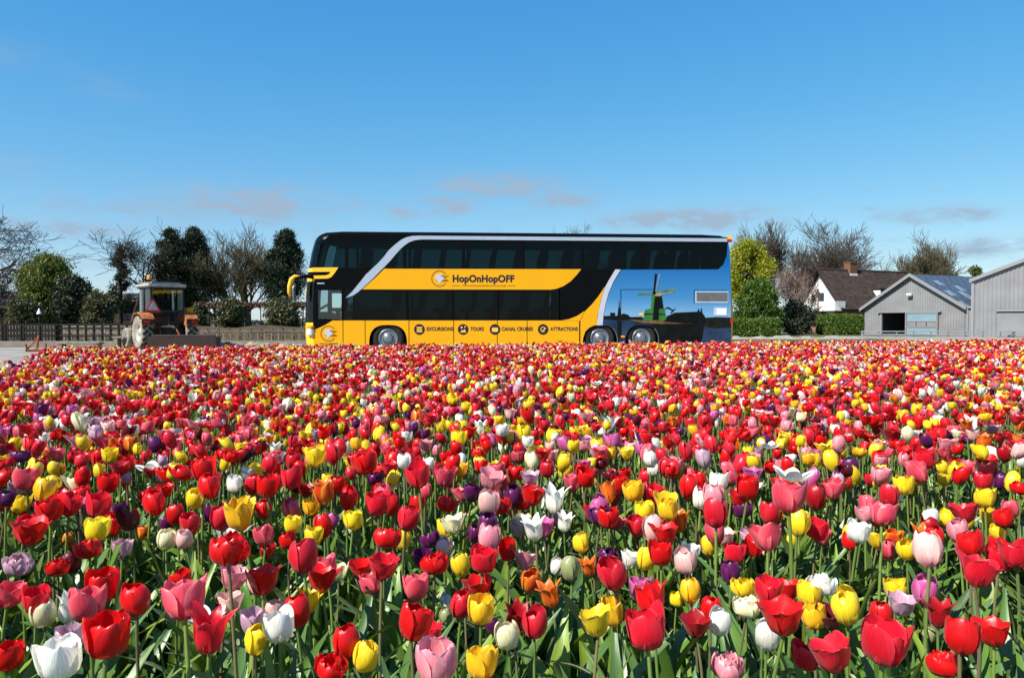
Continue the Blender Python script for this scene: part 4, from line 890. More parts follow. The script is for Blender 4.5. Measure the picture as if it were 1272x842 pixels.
# lettering
def text(s, px0, px1, pbase, hpx, m, y=-.009, bold=0., parent=BUS):
    cu = bpy.data.curves.new('lettering', 'FONT'); cu.body = s; cu.size = 1.0; cu.offset = bold; cu.space_character = 1.04
    o = bpy.data.objects.new('tmp', cu); COL.objects.link(o); bpy.context.view_layer.update()
    me = bpy.data.meshes.new_from_object(o.evaluated_get(bpy.context.evaluated_depsgraph_get())); bpy.data.objects.remove(o)
    v = np.zeros(len(me.vertices) * 3); me.vertices.foreach_get('co', v); v = v.reshape(-1, 3)
    a = buv(px0, pbase); b = buv(px1, pbase); x0, x1 = v[:, 0].min(), v[:, 0].max(); capz = .70
    sx = (b[0] - a[0]) / (x1 - x0); sz = hpx / 38.6 / capz
    out = np.stack([a[0] + (v[:, 0] - x0) * sx - BL / 2, np.full(len(v), y - W / 2), a[1] + v[:, 1] * sz], 1)
    me.vertices.foreach_set('co', out.ravel()); me.materials.clear(); me.update()
    return link('lettering', me, M[m], parent)
text('HopOnHopOFF', 562.2, 639, 350.2, 8.2, 'ink', bold=.045)
text('WWW.HOPONHOPOFFHOLLAND.COM', 574, 628, 356.1, 1.9, 'ink_brown', bold=.01)
for a, b in ((561, 571.5), (630, 640)): plate('thin_rule', pp([(a, 354.9), (b, 354.9), (b, 355.5), (a, 355.5)]), -.009, 'ink_brown', th=.002)
for s, a, b in (('EXCURSIONS', 530, 563, ), ('TOURS', 584.3, 601), ('CANAL CRUISES', 623, 662), ('ATTRACTIONS', 683.5, 717.8)): text(s, a, b, 410.8, 4.3, 'ink', y=-.005, bold=.035)
text('HOP ON & HOPOFF', 397, 420, 427.9, 1.6, 'ink', y=-.005, bold=.02)
text('H07', 693, 699, 425.4, 2.4, 'ink_brown', y=-.005, bold=.02)
def disc(px, py, r, y, m, name, parent=BUS, n_=24, a0=0., a1=2 * math.pi, r0=0.):
    c = buv(px, py); r /= 38.6; r0 /= 38.6
    if r0: pts = [(c[0] + r * math.cos(a0 + (a1 - a0) * k / n_), c[1] + r * math.sin(a0 + (a1 - a0) * k / n_)) for k in range(n_ + 1)] + [(c[0] + r0 * math.cos(a1 + (a0 - a1) * k / n_), c[1] + r0 * math.sin(a1 + (a0 - a1) * k / n_)) for k in range(n_ + 1)]
    else: pts = [(c[0] + r * math.cos(2 * math.pi * k / n_), c[1] + r * math.sin(2 * math.pi * k / n_)) for k in range(n_)]
    return plate(name, pts, y, m, parent, th=.002)
for k, px in enumerate((521, 575.3, 614.8, 674.6)):
    b = disc(px, 409.3, 6.6, -.005, 'ink', 'badge')
    if k == 0:
        for y0 in (406.2, 408.8, 411.2): plate('badge_mark', pp([(px - 3.4, y0), (px + 3.4, y0), (px + 3.4, y0 + 1.5), (px - 3.4, y0 + 1.5)]), -.008, 'print_yellow', b, th=.002)
    if k == 1:
        plate('badge_mark', pp([(px - 3.6, 413), (px - 1.6, 409.6), (px, 411), (px + 1.8, 408.6), (px + 3.8, 413)]), -.008, 'print_yellow', b, th=.002); disc(px - 2, 406.8, 1.3, -.008, 'print_yellow', 'badge_mark', b, 10); disc(px + 2.2, 406, 1.0, -.008, 'print_yellow', 'badge_mark', b, 10)
    if k == 2: plate('badge_mark', pp([(px - 3.6, 407), (px + 3.6, 407), (px + 4, 410), (px + 3, 412.4), (px - 3, 412.4), (px - 4, 410)]), -.008, 'print_yellow', b, th=.002)
    if k == 3: disc(px, 409.3, 3.4, -.008, 'print_yellow', 'badge_mark', b, 18, .4, 5.4, 2.5); plate('badge_mark', pp([(px - 1, 410.5), (px + 3, 407.4), (px + 3.6, 408.4), (px - .2, 411.6)]), -.0085, 'print_yellow', b, th=.002)
def logo(px, py, r, y):
    g = disc(px, py, r, y, 'ink_brown', 'logo_ring', n_=30, a0=R(38), a1=R(322), r0=r * .9)
    q = lambda a: [(px + x * r, py + z * r) for x, z in a]
    plate('logo_mark', pp(q([(-.55, -.15), (-.38, -.5), (-.05, -.55), (.25, -.62), (.3, -.4), (.02, -.28), (.3, -.3), (.52, -.1), (.5, .12), (.3, .22), (.12, .42), (0, .62), (-.22, .68), (-.12, .4), (-.3, .12), (-.5, .08)])), y - .003, 'pale_print', g, th=.002)
    for z, a, b in ((-.32, .25, 1.15), (-.14, .5, .95), (.3, .3, 1.15), (.16, .55, 1.0)): plate('logo_line', pp(q([(a, z - .05), (b, z - .02), (b, z + .02), (a, z + .05)])), y - .005, 'ink_brown', g, th=.002)
logo(546, 346.3, 10.0, -.009); logo(408, 414.4, 9.6, -.005)
# door handle, thin pale strip and roof hatch
bbox_('roof_hatch', bu(513), bu(517), 1.0, 1.5, 3.9, 3.96, 'black_paint')
plate('cab_badge', pp([(394, 351.5), (403, 351.5), (403, 352.8), (394, 352.8)]), -.004, 'grille_frame', th=.004)

# ---------------------------------------------------------------- the tulip field
FIELD = [(-2.6, 2.0), (-5.8, 8.4), (-8.7, 14.0), (0.0, 16.3), (14.2, 20.0), (19.0, 21.2), (19.0, 2.0), (3.0, .2), (-1.8, .2)]
pyobj('flower_bed_soil', [(x, y, .012) for x, y in FIELD], [tuple(range(len(FIELD)))], M['soil'])['kind'] = 'structure'
T6 = np.array([0, .12, .3, .5, .7, .85, 1.0])
#        radius along the petal                              height                                    half width                          curl  parts
FORM = {'cup':    ([.10, .55, .88, 1.0, .93, .80, .62], [0, .10, .32, .58, .82, .95, 1.03], [.26, .62, .88, .96, .84, .58, .10], 1.00, 6, 2.25),
        'bowl':   ([.10, .55, .90, 1.03, 1.06, 1.05, 1.0], [0, .09, .30, .55, .78, .92, 1.0], [.26, .62, .90, .98, .86, .60, .12], 1.05, 6, 2.10),
        'goblet': ([.10, .50, .84, 1.05, 1.22, 1.33, 1.40], [0, .12, .34, .56, .75, .86, .93], [.26, .58, .84, .96, .86, .60, .10], 1.15, 6, 2.10),
        'lily':   ([.10, .50, .74, .82, .95, 1.18, 1.50], [0, .12, .36, .62, .85, .99, 1.08], [.24, .54, .72, .68, .48, .27, .03], 1.00, 6, 2.40),
        'open':   ([.10, .58, 1.05, 1.45, 1.78, 1.98, 2.12], [0, .06, .18, .34, .50, .58, .62], [.24, .52, .70, .72, .58, .36, .04], 1.70, 6, 2.00),
        'egg':    ([.10, .58, .92, 1.0, .82, .58, .26], [0, .12, .36, .62, .84, .95, 1.02], [.26, .62, .88, .92, .72, .46, .06], .98, 6, 2.65),
        'double': ([.12, .70, 1.05, 1.22, 1.26, 1.20, 1.08], [0, .05, .20, .40, .62, .76, .86], [.30, .62, .84, .92, .86, .68, .30], 1.1, 12, 1.85),
        'parrot': ([.10, .55, .90, 1.0, .98, 1.08, 1.22], [0, .10, .32, .58, .82, .95, 1.03], [.26, .60, .82, .84, .66, .40, .05], 1.05, 6, 2.35)}
FW = {'cup': 1.0, 'bowl': 1.06, 'goblet': 1.34, 'lily': 1.25, 'open': 1.9, 'egg': .98, 'double': 1.22, 'parrot': 1.08}
# body, edge, foot of the petal, edge strength
CULT = {'scarlet': ((.68, .004, .006), (.76, .010, .010), (.64, .02, .01), .3), 'crimson': ((.64, .006, .022), (.76, .04, .06), (.46, .012, .035), .7),
        'ruby': ((.36, .004, .010), (.42, .006, .012), (.25, .004, .01), .3), 'rose': ((.70, .05, .095), (.82, .24, .25), (.52, .035, .09), .8),
        'pink': ((.72, .22, .27), (.80, .44, .44), (.72, .36, .34), .8), 'blush': ((.80, .46, .42), (.84, .62, .52), (.66, .15, .26), .6),
        'lilac': ((.56, .32, .42), (.72, .54, .58), (.66, .52, .46), .7), 'magenta': ((.52, .07, .26), (.70, .26, .42), (.55, .16, .32), .7),
        'purple': ((.10, .006, .075), (.17, .02, .12), (.06, .005, .05), .5), 'maroon': ((.11, .004, .012), (.16, .006, .014), (.08, .004, .01), .4),
        'yellow': ((.86, .62, .016), (.90, .72, .05), (.78, .62, .06), .4), 'golden': ((.86, .46, .012), (.90, .62, .03), (.80, .20, .01), .6),
        'flame': ((.62, .04, .010), (.86, .48, .02), (.80, .40, .02), .9), 'orange': ((.74, .12, .012), (.84, .34, .02), (.70, .22, .01), .7),
        'white': ((.86, .84, .74), (.88, .86, .80), (.72, .74, .46), .4), 'cream': ((.82, .76, .46), (.84, .80, .60), (.66, .68, .26), .5),
        'green_bud': ((.30, .36, .14), (.58, .30, .24), (.22, .34, .10), .5)}
MIX = [('scarlet', 29), ('crimson', 23), ('ruby', 4), ('rose', 10), ('pink', 5.5), ('blush', 2.5), ('lilac', 1.8), ('magenta', 2), ('purple', 4.2), ('maroon', 2), ('yellow', 12.5), ('golden', 4), ('flame', 3), ('orange', 1.3), ('white', 6.5), ('cream', 2.5)]
FMIX = {'scarlet': ('cup', 'bowl', 'goblet', 'double', 'egg', 'bowl'), 'crimson': ('cup', 'bowl', 'goblet', 'egg', 'cup'), 'yellow': ('cup', 'bowl', 'egg', 'cup', 'goblet'), 'white': ('lily', 'cup', 'bowl', 'bowl', 'lily', 'cup', 'open'),
        'purple': ('double', 'cup', 'bowl'), 'maroon': ('double', 'bowl'), 'orange': ('parrot', 'lily'), 'flame': ('cup', 'parrot', 'bowl'), 'golden': ('bowl', 'double', 'cup')}

def heads(form, Nn, nr, nc, rng, npet=None):
    """petal grids of Nn blooms of unit radius: (Nn, petals, rows, cols, 3) and their (s, t)"""
    fr, fz, fw, curl, npt, hh = FORM[form]; npet = npet or npt
    t = np.array([0, .55, 1.0]) if nr == 3 else 1 - (1 - np.linspace(0, 1, nr)) ** 1.25
    s = np.linspace(-1, 1, nc)
    r = np.interp(t, T6, fr); z = np.interp(t, T6, fz) * hh; wd = np.interp(t, T6, fw)
    if nr == 3: wd = wd * np.array([1, 1.0, 1]) + np.array([0, 0, .42])
    k = np.arange(npet); inner = (k % 2).astype(float); ring = (k // 6).astype(float)
    shp = (Nn, npet, 1, 1)
    ang = (2 * np.pi * k / min(npet, 6) + ring * .5)[None, :, None, None] + rng.normal(0, .12, shp)
    lean = rng.normal(0, .11, shp) + rng.normal(0, .05, (Nn, 1, 1, 1)); rs = (1 - .12 * inner - .36 * ring)[None, :, None, None] + rng.normal(0, .03, shp); zs = 1 + rng.normal(0, .06, shp) + (.05 * ring - .03 * inner)[None, :, None, None]
    ws = 1 + rng.normal(0, .05, shp)
    tt = t[None, None, :, None]; ss = s[None, None, None, :]
    rr = r[None, None, :, None] * rs + lean * tt ** 2
    wv = wd[None, None, :, None] * ws * (.82 if npet > 6 else 1.0)
    cu = curl * np.maximum(.55, rs); phi = np.clip(wv * ss / cu, -1.45, 1.45)
    rad = rr - cu * (1 - np.cos(phi)) * np.clip(.35 + tt * 1.6, 0, 1); tan = cu * np.sin(phi)
    rad = rad + .05 * np.exp(-(ss / .22) ** 2) * tt * (1 - tt * .4)                      # midrib
    amp = {'double': .12, 'parrot': .12}.get(form, .045)
    ph = rng.uniform(0, 6.28, shp)
    rad = rad + amp * np.sin(ss * 4.2 + ph) * tt ** 1.5 * (.3 + np.abs(ss)); zz = z[None, None, :, None] * zs - .05 * tt * ss ** 2 + amp * .8 * np.sin(ss * 6.1 + ph * 2) * tt ** 2
    ca, sa = np.cos(ang), np.sin(ang)
    P = np.stack(np.broadcast_arrays(rad * ca - tan * sa, rad * sa + tan * ca, zz), -1)
    return P, np.broadcast_to(ss, P.shape[:-1]), np.broadcast_to(tt, P.shape[:-1])
def petal_col(cult, S, Tt, rng, jit):
    b, e, f, st = [np.array(x) for x in CULT[cult]]
    ew = (np.clip(np.abs(S), 0, 1) ** 2.2 * .8 + np.clip(Tt - .75, 0, 1) * 1.2)[..., None] * st
    fw = np.clip(1 - Tt / .22, 0, 1)[..., None]
    c = b + (e - b) * np.clip(ew, 0, 1); c = c + (f - c) * fw * .85
    c = c * jit
    return np.clip(c, 0, .92)
def grid_faces(n_, nr, nc):
    i = np.arange(nr - 1)[:, None] * nc + np.arange(nc - 1)[None]
    q = np.stack([i, i + 1, i + nc + 1, i + nc], -1).reshape(-1, 4)
    return (np.arange(n_)[:, None, None] * nr * nc + q[None]).reshape(-1, 4)
def stem_geo(base, top, r, k, ns, rng):
    n_ = len(base); f = np.linspace(0, 1, ns)[None, :, None]; mid = (base + top) / 2 + rng.normal(0, .022, base.shape) * np.array([1, 1, 0])
    c = (1 - f) ** 2 * base[:, None] + 2 * f * (1 - f) * mid[:, None] + f ** 2 * top[:, None]
    a = np.arange(k) * 2 * np.pi / k; ring = np.stack([np.cos(a), np.sin(a), a * 0], -1)
    V = c[:, :, None, :] + ring[None, None] * (r[:, None, None, None] * (1.15 - .3 * f[..., None]))
    i = np.arange(ns - 1)[:, None] * k + np.arange(k)[None]; j = np.arange(ns - 1)[:, None] * k + (np.arange(k)[None] + 1) % k
    q = np.stack([i, j, j + k, i + k], -1).reshape(-1, 4)
    return V.reshape(n_, -1, 3), (np.arange(n_)[:, None, None] * ns * k + q[None]).reshape(-1, 4)
def leaf_geo(base, ang, Ln, Wd, nr, rng, nc=3):
    """lance-shaped tulip leaves, folded along the middle, arching outwards"""
    n_ = len(base); t = np.linspace(0, 1, nr)[None, :, None]; s = np.linspace(-1, 1, nc)[None, None, :]
    k = rng.uniform(.12, .62, (n_, 1, 1)); tw = rng.normal(0, .5, (n_, 1, 1)); wav = rng.uniform(0, 6.28, (n_, 1, 1))
    outd = Ln[:, None, None] * (.10 * t + k * t ** 2.1); up = Ln[:, None, None] * (t - k * .42 * t ** 2.6)
    wd = Wd[:, None, None] * np.sin(np.pi * np.clip(.12 + .88 * t, 0, 1) ** .8) ** .8 * (1 - t ** 6) + .002
    side = wd * s * np.cos(tw * t); fold = np.abs(s) * wd * .45 + wd * s * np.sin(tw * t) + .008 * np.sin(t * 9 + wav + s) * t
    ca, sa = np.cos(ang)[:, None, None], np.sin(ang)[:, None, None]
    o = outd - fold
    V = np.stack(np.broadcast_arrays(o * ca - side * sa, o * sa + side * ca, up + 0 * s), -1) + base[:, None, None, :]
    return V, np.broadcast_to(s, V.shape[:-1]), np.broadcast_to(t, V.shape[:-1])
LEAF = np.array([(.078, .165, .018), (.15, .23, .022), (.08, .165, .042)]); STEM = np.array([(.17, .26, .05), (.17, .15, .07), (.13, .22, .045)])

# --- single tulips: the ones that show largest, each with petals, stem and leaves of its own
CNAME = {'scarlet': 'bright scarlet', 'crimson': 'crimson', 'ruby': 'dark ruby', 'rose': 'pale-edged rose', 'pink': 'soft pink', 'blush': 'pale blush', 'lilac': 'pale lilac', 'magenta': 'magenta pink', 'purple': 'deep purple', 'maroon': 'blackish maroon',
         'yellow': 'clear yellow', 'golden': 'golden yellow', 'flame': 'yellow-flamed red', 'orange': 'burnt orange', 'white': 'white', 'cream': 'cream', 'green_bud': 'greenish'}
FNAME = {'cup': 'closed cup', 'bowl': 'half-open bowl', 'goblet': 'wide flared', 'lily': 'pointed flared', 'open': 'flat wide-open', 'egg': 'tight egg-shaped', 'double': 'ruffled double', 'parrot': 'wavy fringed'}
R0, H0 = .031, .50
PROTO = {}
def proto(cult, form, var):
    key = (cult, form, var)
    if key in PROTO: return PROTO[key]
    rng = np.random.default_rng(abs(hash((sorted(CULT).index(cult), sorted(FORM).index(form), var))) % 2 ** 31)
    hh = FORM[form][5] * R0; P, S, Tt = heads(form, 1, 8, 7, rng); P = P[0] * R0
    tilt = rng.normal(0, .13, 2); cx, sx = math.cos(tilt[0]), math.sin(tilt[0]); cy, sy = math.cos(tilt[1]), math.sin(tilt[1])
    RM = np.array([[cy, 0, sy], [0, 1, 0], [-sy, 0, cy]]) @ np.array([[1, 0, 0], [0, cx, -sx], [0, sx, cx]])
    top = np.array([rng.normal(0, .02), rng.normal(0, .02), H0 - hh * .5]); P = P @ RM.T + top
    jit = 1 + rng.normal(0, .06)
    meshes = []
    for k in range(P.shape[0]):
        c = petal_col(cult, S[0, k], Tt[0, k], rng, jit * (1 + rng.normal(0, .06)))
        uv = np.stack([S[0, k].ravel() + k * 3.7 + var * 11.3, Tt[0, k].ravel()], 1)
        meshes.append(('petal', npmesh('petal', P[k].reshape(-1, 3), grid_faces(1, 8, 7), M['petal'], 'mesh', True, c.reshape(-1, 3), uv)))
    b = np.zeros((1, 3)); V, q = stem_geo(b, top[None] + np.array([[0, 0, .004]]), np.array([.0042]), 6, 7, rng); sc = STEM[rng.integers(3)] * (1 + rng.normal(0, .1))
    meshes.append(('stem', npmesh('stem', V.reshape(-1, 3), q, M['tulip_green'], 'mesh', True, np.tile(sc, (V.shape[1], 1)), np.tile([var * 1.3, .2], (V.shape[1], 1)))))
    for k in range(3):
        V, S2, T2 = leaf_geo(np.array([[0, 0, .0]]), np.array([k * 2.1 + rng.normal(0, .4)]), np.array([rng.uniform(.26, .40)]), np.array([rng.uniform(.017, .028)]), 9, rng, 5)
        lc = LEAF[rng.integers(3)] * (1 + rng.normal(0, .12))
        meshes.append(('leaf', npmesh('leaf', V.reshape(-1, 3), grid_faces(1, 9, 5), M['tulip_green'], 'mesh', True, np.tile(lc, (45, 1)), np.stack([S2.ravel() * .6 + k * 5 + var * 3, T2.ravel()], 1))))
    PROTO[key] = (meshes, top); return PROTO[key]
HEADS = []      # (x, y, radius) already taken
rs = random.Random(5); SINGLE = []
def tulip(x, y, s, cult, form, rz, var):
    meshes, top = proto(cult, form, var)
    t = empty('tulip', (x, y, .012), rz, None, 'tulip', CNAME[cult] + ' ' + FNAME[form] + ' tulips in the rows farthest from the bus')
    SINGLE.append((t, x, y, s, cult, form))
    t.scale = (s, s, s)
    for nm, me in meshes:
        o = bpy.data.objects.new(nm, me); COL.objects.link(o); o.parent = t
def place(px, py, wpx, cult, form):
    w0 = 2 * R0 * FW[form]; k = (py - YH) / F
    d = H / (k + H0 * wpx / (F * w0)); s = wpx * d / (F * w0)
    s2 = min(1.22, max(.80 if wpx > 19 else .55, s))
    if s2 != s: d = (H - H0 * s2) / k; s = s2
    var = rs.randrange(3); rz = rs.uniform(0, 6.28); top = proto(cult, form, var)[1]
    x = gx(px, d) - s * (top[0] * math.cos(rz) - top[1] * math.sin(rz)); y = d - s * (top[0] * math.sin(rz) + top[1] * math.cos(rz))
    tulip(x, y, s, cult, form, rz, var); HEADS.append((gx(px, d), d, R0 * FW[form] * s))
KEY = {'R': 'scarlet', 'C': 'crimson', 'D': 'ruby', 'S': 'rose', 'P': 'pink', 'L': 'blush', 'V': 'lilac', 'G': 'magenta', 'U': 'purple', 'M': 'maroon', 'Y': 'yellow', 'A': 'golden', 'F': 'flame', 'O': 'orange', 'W': 'white', 'K': 'cream', 'B': 'green_bud'}
KF = {'c': 'cup', 'b': 'bowl', 'g': 'goblet', 'l': 'lily', 'o': 'open', 'e': 'egg', 'd': 'double', 'p': 'parrot'}
FRONT = """32 668 44 Rg|117 665 30 Yb|108 689 32 Rd|18 707 34 Vd|68 712 26 Rd|87 707 20 Mc|82 677 15 Fe|148 687 21 Vb|201 678 21 Kc|3 747 32 Sb|39 755 32 Cb|50 772 20 Kc|105 760 44 Sb|123 737 40 Rb|78 767 22 Wl|166 755 36 Rc
127 803 54 Rb|83 805 27 Vb|70 834 50 Wb|281 690 50 Rd|282 725 40 Pg|226 757 50 Sb|222 730 25 Rb|250 772 50 Wo|283 757 30 Lg|256 797 55 Cl|325 730 46 Rg|315 730 20 Le|376 700 36 Cc|405 713 28 Sb|398 728 40 Rg|366 771 34 Rc
380 755 22 Yl|337 772 20 Lc|345 790 38 Wb|312 807 30 Yc|313 783 22 Vb|428 810 34 Rc|4 828 22 Rb|298 648 34 Ap|273 650 28 Cc|363 658 22 Yb|388 673 24 Yb|408 838 30 Rd|160 652 26 Mb|137 660 22 Rc|203 660 20 Uc|215 646 22 Rc|173 668 17 Fb
437 653 24 Yb|477 675 36 Rd|503 650 28 Cc|552 662 22 Yb|534 677 22 Ud|524 700 22 Ub|539 708 36 Rd|473 712 42 Cg|448 714 28 Rg|462 733 26 Sb|517 738 33 Sb|606 677 29 Pc|632 690 26 Rb|600 704 32 Cb|651 704 28 Pg|575 710 24 Yc|659 729 20 Fc
687 748 25 Ol|711 715 24 Be|649 657 22 Kb|676 661 30 Gg|701 655 20 Wl|722 685 14 Rb|754 697 24 Ud|766 721 35 Cc|782 702 28 Wg|801 702 24 Yc|828 670 36 Rg|823 696 28 Rb|595 738 34 Rg|572 760 30 Cc|597 767 36 Ab|556 757 14 We|509 785 45 Rb
530 800 24 Cb|637 778 26 Dl|664 785 32 Cc|632 800 25 Kc|612 787 17 Uc|744 783 46 Yg|764 772 24 Ap|800 742 30 Gb|812 757 36 Rp|807 795 50 Cb|842 753 18 Yb|449 828 24 Yc|541 836 55 Pb|598 838 40 Ab|554 775 11 Be|855 707 27 Lc|858 693 20 Wb
891 645 31 Cc|914 695 26 Cb|911 721 22 Uc|956 675 44 Sg|938 687 32 Rg|984 680 16 Yc|988 697 10 Ye|1018 665 26 Cb|1068 667 28 Wb|1058 678 21 Rc|1098 645 30 Sb|1078 645 22 Pb|1130 690 21 Yc|1159 692 37 Lc|1160 650 20 Wc|1180 650 20 Yb|1204 643 34 Cg
1233 648 20 Ab|1253 650 25 Rb|1213 684 33 Rb|1215 718 50 Cg|1245 702 30 Cb|1268 697 34 Cb|1116 741 27 Yb|1150 742 30 Gc|1123 760 24 Vg|1023 735 35 Wd|1008 747 30 Yb|928 737 26 Yd|860 743 26 Ac|885 763 28 Rc|868 787 30 Dg|930 763 34 Kd|895 783 20 Wc
955 743 33 Cb|980 742 26 Rg|977 778 58 Rg|955 798 24 We|1058 764 33 Ye|1016 777 25 Ab|1037 777 24 Mg|1098 775 26 Rc|1101 812 55 Cb|1043 826 56 Cg|1007 828 26 Cb|1170 773 30 Dl|1198 803 44 Rb|1241 797 44 Rg|1182 838 32 Rd|1158 797 10 Be|905 840 28 Pd
982 624 42 Sb|688 628 32 Wl|826 630 32 Yg|622 634 30 Rd|470 632 30 Cb|252 590 28 Rb|986 590 52 Wo|1047 604 24 Rd|30 600 30 Sb|22 620 22 Ud|60 608 20 Yc|390 572 26 Yb|298 640 26 Ap|186 580 36 Wo|118 634 30 Cb|240 625 22 Yc|145 637 22 Ud|270 648 24 Cg
1230 590 22 Mb|1150 575 26 Cb|1190 590 20 Yc|893 605 24 Wb|930 612 28 Rb|868 602 24 Rc|726 598 24 Rb|607 600 34 Pg|645 660 22 Vb|570 548 20 Yb|700 590 18 Yc|770 607 22 Rb|455 580 28 Rb|520 597 30 Cb|360 600 26 Cb|330 610 28 Rb|60 640 30 Rb|192 632 26 Rc"""
for ent in FRONT.replace('\n', '|').split('|'):
    a, b, c, k = ent.split(); place(float(a), float(b), float(c), KEY[k[0]], KF[k[1]])
rng = np.random.default_rng(2024)
cn = [c for c, _ in MIX]; cp = np.array([p for _, p in MIX]); cp = cp / cp.sum()
def inside(x, y):
    ins = np.zeros(len(x), bool)
    for (x0, y0), (x1, y1) in zip(FIELD, FIELD[1:] + FIELD[:1]):
        c = ((y0 > y) != (y1 > y)) & (x < (x1 - x0) * (y - y0) / (y1 - y0 + 1e-12) + x0); ins ^= c
    return ins
def colour_noise(x, y, k):
    return np.sin(x * 1.7 + k * 2.1 + np.sin(y * 1.3 + k)) * np.sin(y * 1.9 + k * 1.3 + np.sin(x * 1.1 - k))
def scatter(dens, margin=1.2):
    c = 1 / math.sqrt(dens); X, Y = np.meshgrid(np.arange(-12, 19.5, c), np.arange(.3, 21.4, c)); X = X.ravel() + rng.uniform(-.5, .5, X.size) * c * 1.1; Y = Y.ravel() + rng.uniform(-.5, .5, Y.size) * c * 1.1
    ok = inside(X, Y) & (np.abs(X) < .70 * Y + margin + .05 * Y); return X[ok], Y[ok]
def pick(X, Y):
    w_ = np.stack([cp[k] * np.exp(.85 * colour_noise(X, Y, k)) for k in range(len(cn))], 1); w_ /= w_.sum(1, keepdims=True)
    return (rng.uniform(size=(len(X), 1)) > np.cumsum(w_, 1)).sum(1).clip(0, len(cn) - 1)
X, Y = scatter(130); ci = pick(X, Y)
# keep clear of the tulips already placed, and nearer than the front row there are none in front of the lens
hx = np.array([h[0] for h in HEADS]); hy = np.array([h[1] for h in HEADS])
dmin = np.sqrt((X[:, None] - hx) ** 2 + (Y[:, None] - hy) ** 2).min(1)
DF = 2.02
keep = (dmin > .066) & ((Y > DF) | (np.abs(X) > .70 * Y + .08)) & (Y > .95); X, Y, ci = X[keep], Y[keep], ci[keep]
order = np.argsort(Y + (np.abs(X) > .68 * Y) * 100); nfree = max(0, 300 - len(HEADS)); single = order[:nfree]
for i in single:
    c = cn[ci[i]]; fm = FMIX.get(c, ('cup', 'bowl', 'goblet', 'egg')); f = fm[rng.integers(len(fm))]
    tulip(X[i], Y[i], float(np.clip(rng.normal(.88, .09), .68, 1.04)), c, f, rng.uniform(0, 6.28), int(rng.integers(3)))
for (t, x, y, s, cult, form) in SINGLE:      # told apart by size, colour, form and the nearest neighbour
    nb = sorted((q for q in SINGLE if q[0] is not t), key=lambda q: (q[1] - x) ** 2 + (q[2] - y) ** 2)[:2]
    size = 'large ' if s > 1.06 else 'small ' if s < .86 else ''
    n1, n2 = CNAME[nb[0][4]], CNAME[nb[1][4]]
    t['label'] = size + CNAME[cult] + ' tulip, ' + FNAME[form] + ' bloom, beside ' + ('two ' + n1 if n1 == n2 else n1 + ' and ' + n2) + ' ones'
rest = np.setdiff1d(np.arange(len(X)), single); X, Y, ci = X[rest], Y[rest], ci[rest]
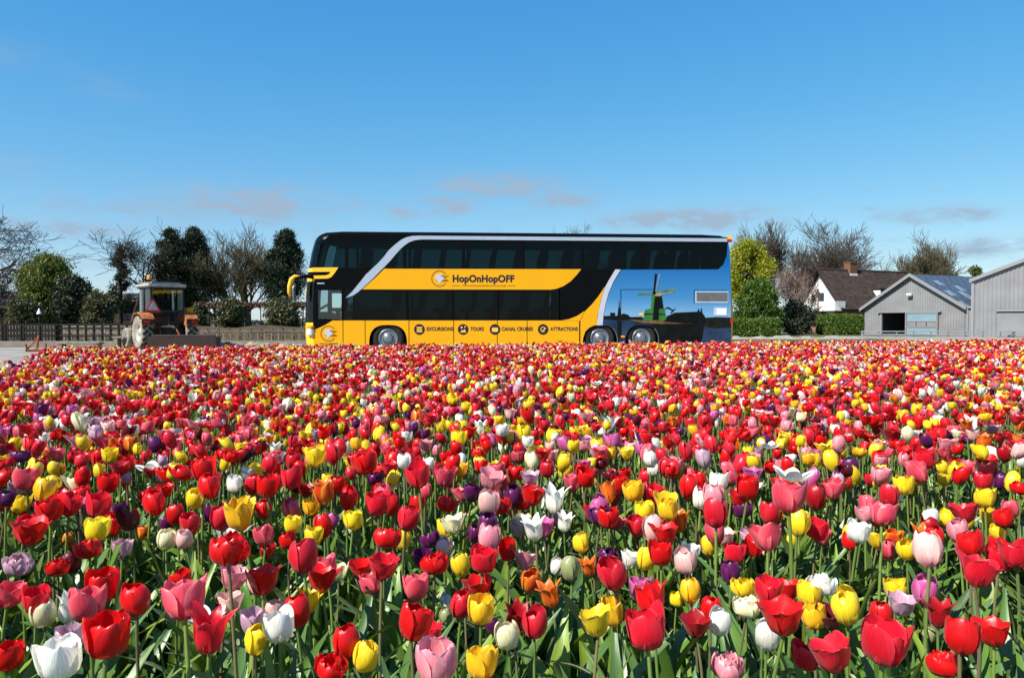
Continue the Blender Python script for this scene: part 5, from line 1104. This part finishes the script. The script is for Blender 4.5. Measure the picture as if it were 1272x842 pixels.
# --- the rest of the field: one mass of blooms, stems and leaves
def mass(name, label, sel, nr, nc, npet, stem_k, stem_n, leaves, leaf_n):
    x, y, c = X[sel], Y[sel], ci[sel]; n_ = len(x); V = []; C = []; U = []; Q = []; MI = []; off = 0
    hgt = np.clip(rng.normal(.49, .034, n_), .38, .57); rad = R0 * np.clip(rng.normal(.79, .13, n_), .48, 1.1); base = np.stack([x, y, np.full(n_, .012)], 1); top = base + np.stack([rng.normal(0, .03, n_), rng.normal(0, .03, n_), hgt], 1)
    forms = np.array([sorted(FORM).index((lambda fm: fm[rng.integers(len(fm))])(FMIX.get(cn[k], ('cup', 'bowl', 'goblet', 'egg')))) for k in c])
    def add(v, q, col, uv, mi):
        nonlocal off
        V.append(v.reshape(-1, 3)); C.append(col.reshape(-1, 3)); U.append(uv.reshape(-1, 2)); Q.append(q + off); MI.append(np.full(len(q), mi)); off += v.size // 3
    for k in range(len(cn)):
        for fi, f in enumerate(sorted(FORM)):
            ii = np.where((c == k) & (forms == fi))[0]
            if not len(ii): continue
            np_ = npet if f != 'double' else max(npet, 9)
            P, S, Tt = heads(f, len(ii), nr, nc, rng, np_); P = P * rad[ii][:, None, None, None, None]
            tx, ty = rng.normal(0, .16, len(ii)), rng.normal(0, .16, len(ii)); z = P[..., 2]; P = np.stack([P[..., 0] + z * tx[:, None, None, None], P[..., 1] + z * ty[:, None, None, None], z], -1)
            a = rng.uniform(0, 6.28, len(ii))[:, None, None, None]; P = np.stack([P[..., 0] * np.cos(a) - P[..., 1] * np.sin(a), P[..., 0] * np.sin(a) + P[..., 1] * np.cos(a), P[..., 2]], -1)
            hd = top[ii] - np.array([0, 0, 1]) * (rad[ii] * FORM[f][5] * .5)[:, None]; top[ii] = hd + np.array([0, 0, .004])
            P = P + hd[:, None, None, None, :]
            col = petal_col(cn[k], S, Tt, rng, (1 + rng.normal(0, .07, (len(ii), 1, 1, 1, 1))) * (1 + rng.normal(0, .05, (len(ii), np_, 1, 1, 1))))
            uv = np.stack([S + rng.uniform(0, 50, (len(ii), np_, 1, 1)), Tt], -1); add(P, grid_faces(len(ii) * np_, nr, nc), col, uv, 0)
    v, q = stem_geo(base, top, np.full(n_, .004), stem_k, stem_n, rng); sc = STEM[rng.integers(0, 3, n_)]; add(v, q, np.repeat(sc, v.shape[1], 0), np.zeros((v.shape[0] * v.shape[1], 2)), 1)
    for k in range(leaves):
        v, s2, t2 = leaf_geo(base, rng.uniform(0, 6.28, n_), rng.uniform(.24, .42, n_), rng.uniform(.015, .028, n_), leaf_n, rng); lc = LEAF[rng.integers(0, 3, n_)] * (1 + rng.normal(0, .13, (n_, 1)))
        add(v, grid_faces(n_, leaf_n, 3), np.repeat(lc, leaf_n * 3, 0), np.stack([s2 * .6 + rng.uniform(0, 40, (n_, 1, 1)), t2], -1), 1)
    o = npmesh(name, np.concatenate(V), np.concatenate(Q), None, None, True, np.concatenate(C), np.concatenate(U), [M['petal'], M['tulip_green']], np.concatenate(MI))
    return tag(o, label, 'tulips', kind='stuff')
mass('tulip_field', 'mixed red, pink, yellow and white tulips massed in the middle of the field', np.where(Y < 4.6)[0], 6, 5, 6, 4, 4, 3, 6)
mass('tulip_field', 'dense carpet of mixed tulips behind the middle rows', np.where((Y >= 4.6) & (Y < 8.5))[0], 4, 3, 6, 3, 3, 2, 4)
mass('tulip_field', 'far speckled carpet of tulips reaching to the bus', np.where(Y >= 8.5)[0], 3, 3, 5, 3, 2, 1, 4)
# leaves between the rows
X, Y = scatter(105, .6); ok = (Y < 6.5) & (Y > .9); X, Y = X[ok], Y[ok]; n_ = len(X); base = np.stack([X, Y, np.full(n_, .012)], 1)
V = []; C = []; U = []; Q = []; off = 0
for k in range(3):
    v, s2, t2 = leaf_geo(base, rng.uniform(0, 6.28, n_), rng.uniform(.20, .46, n_), rng.uniform(.013, .031, n_), 7, rng); lc = LEAF[rng.integers(0, 3, n_)] * (1 + rng.normal(0, .15, (n_, 1)))
    V.append(v.reshape(-1, 3)); C.append(np.repeat(lc, 21, 0)); U.append(np.stack([s2 * .6 + rng.uniform(0, 40, (n_, 1, 1)), t2], -1).reshape(-1, 2)); Q.append(grid_faces(n_, 7, 3) + off); off += n_ * 21
tag(npmesh('tulip_leaves', np.concatenate(V), np.concatenate(Q), M['tulip_green'], None, True, np.concatenate(C), np.concatenate(U)), 'blue-green tulip leaves filling the gaps between the stems', 'leaves', kind='stuff')
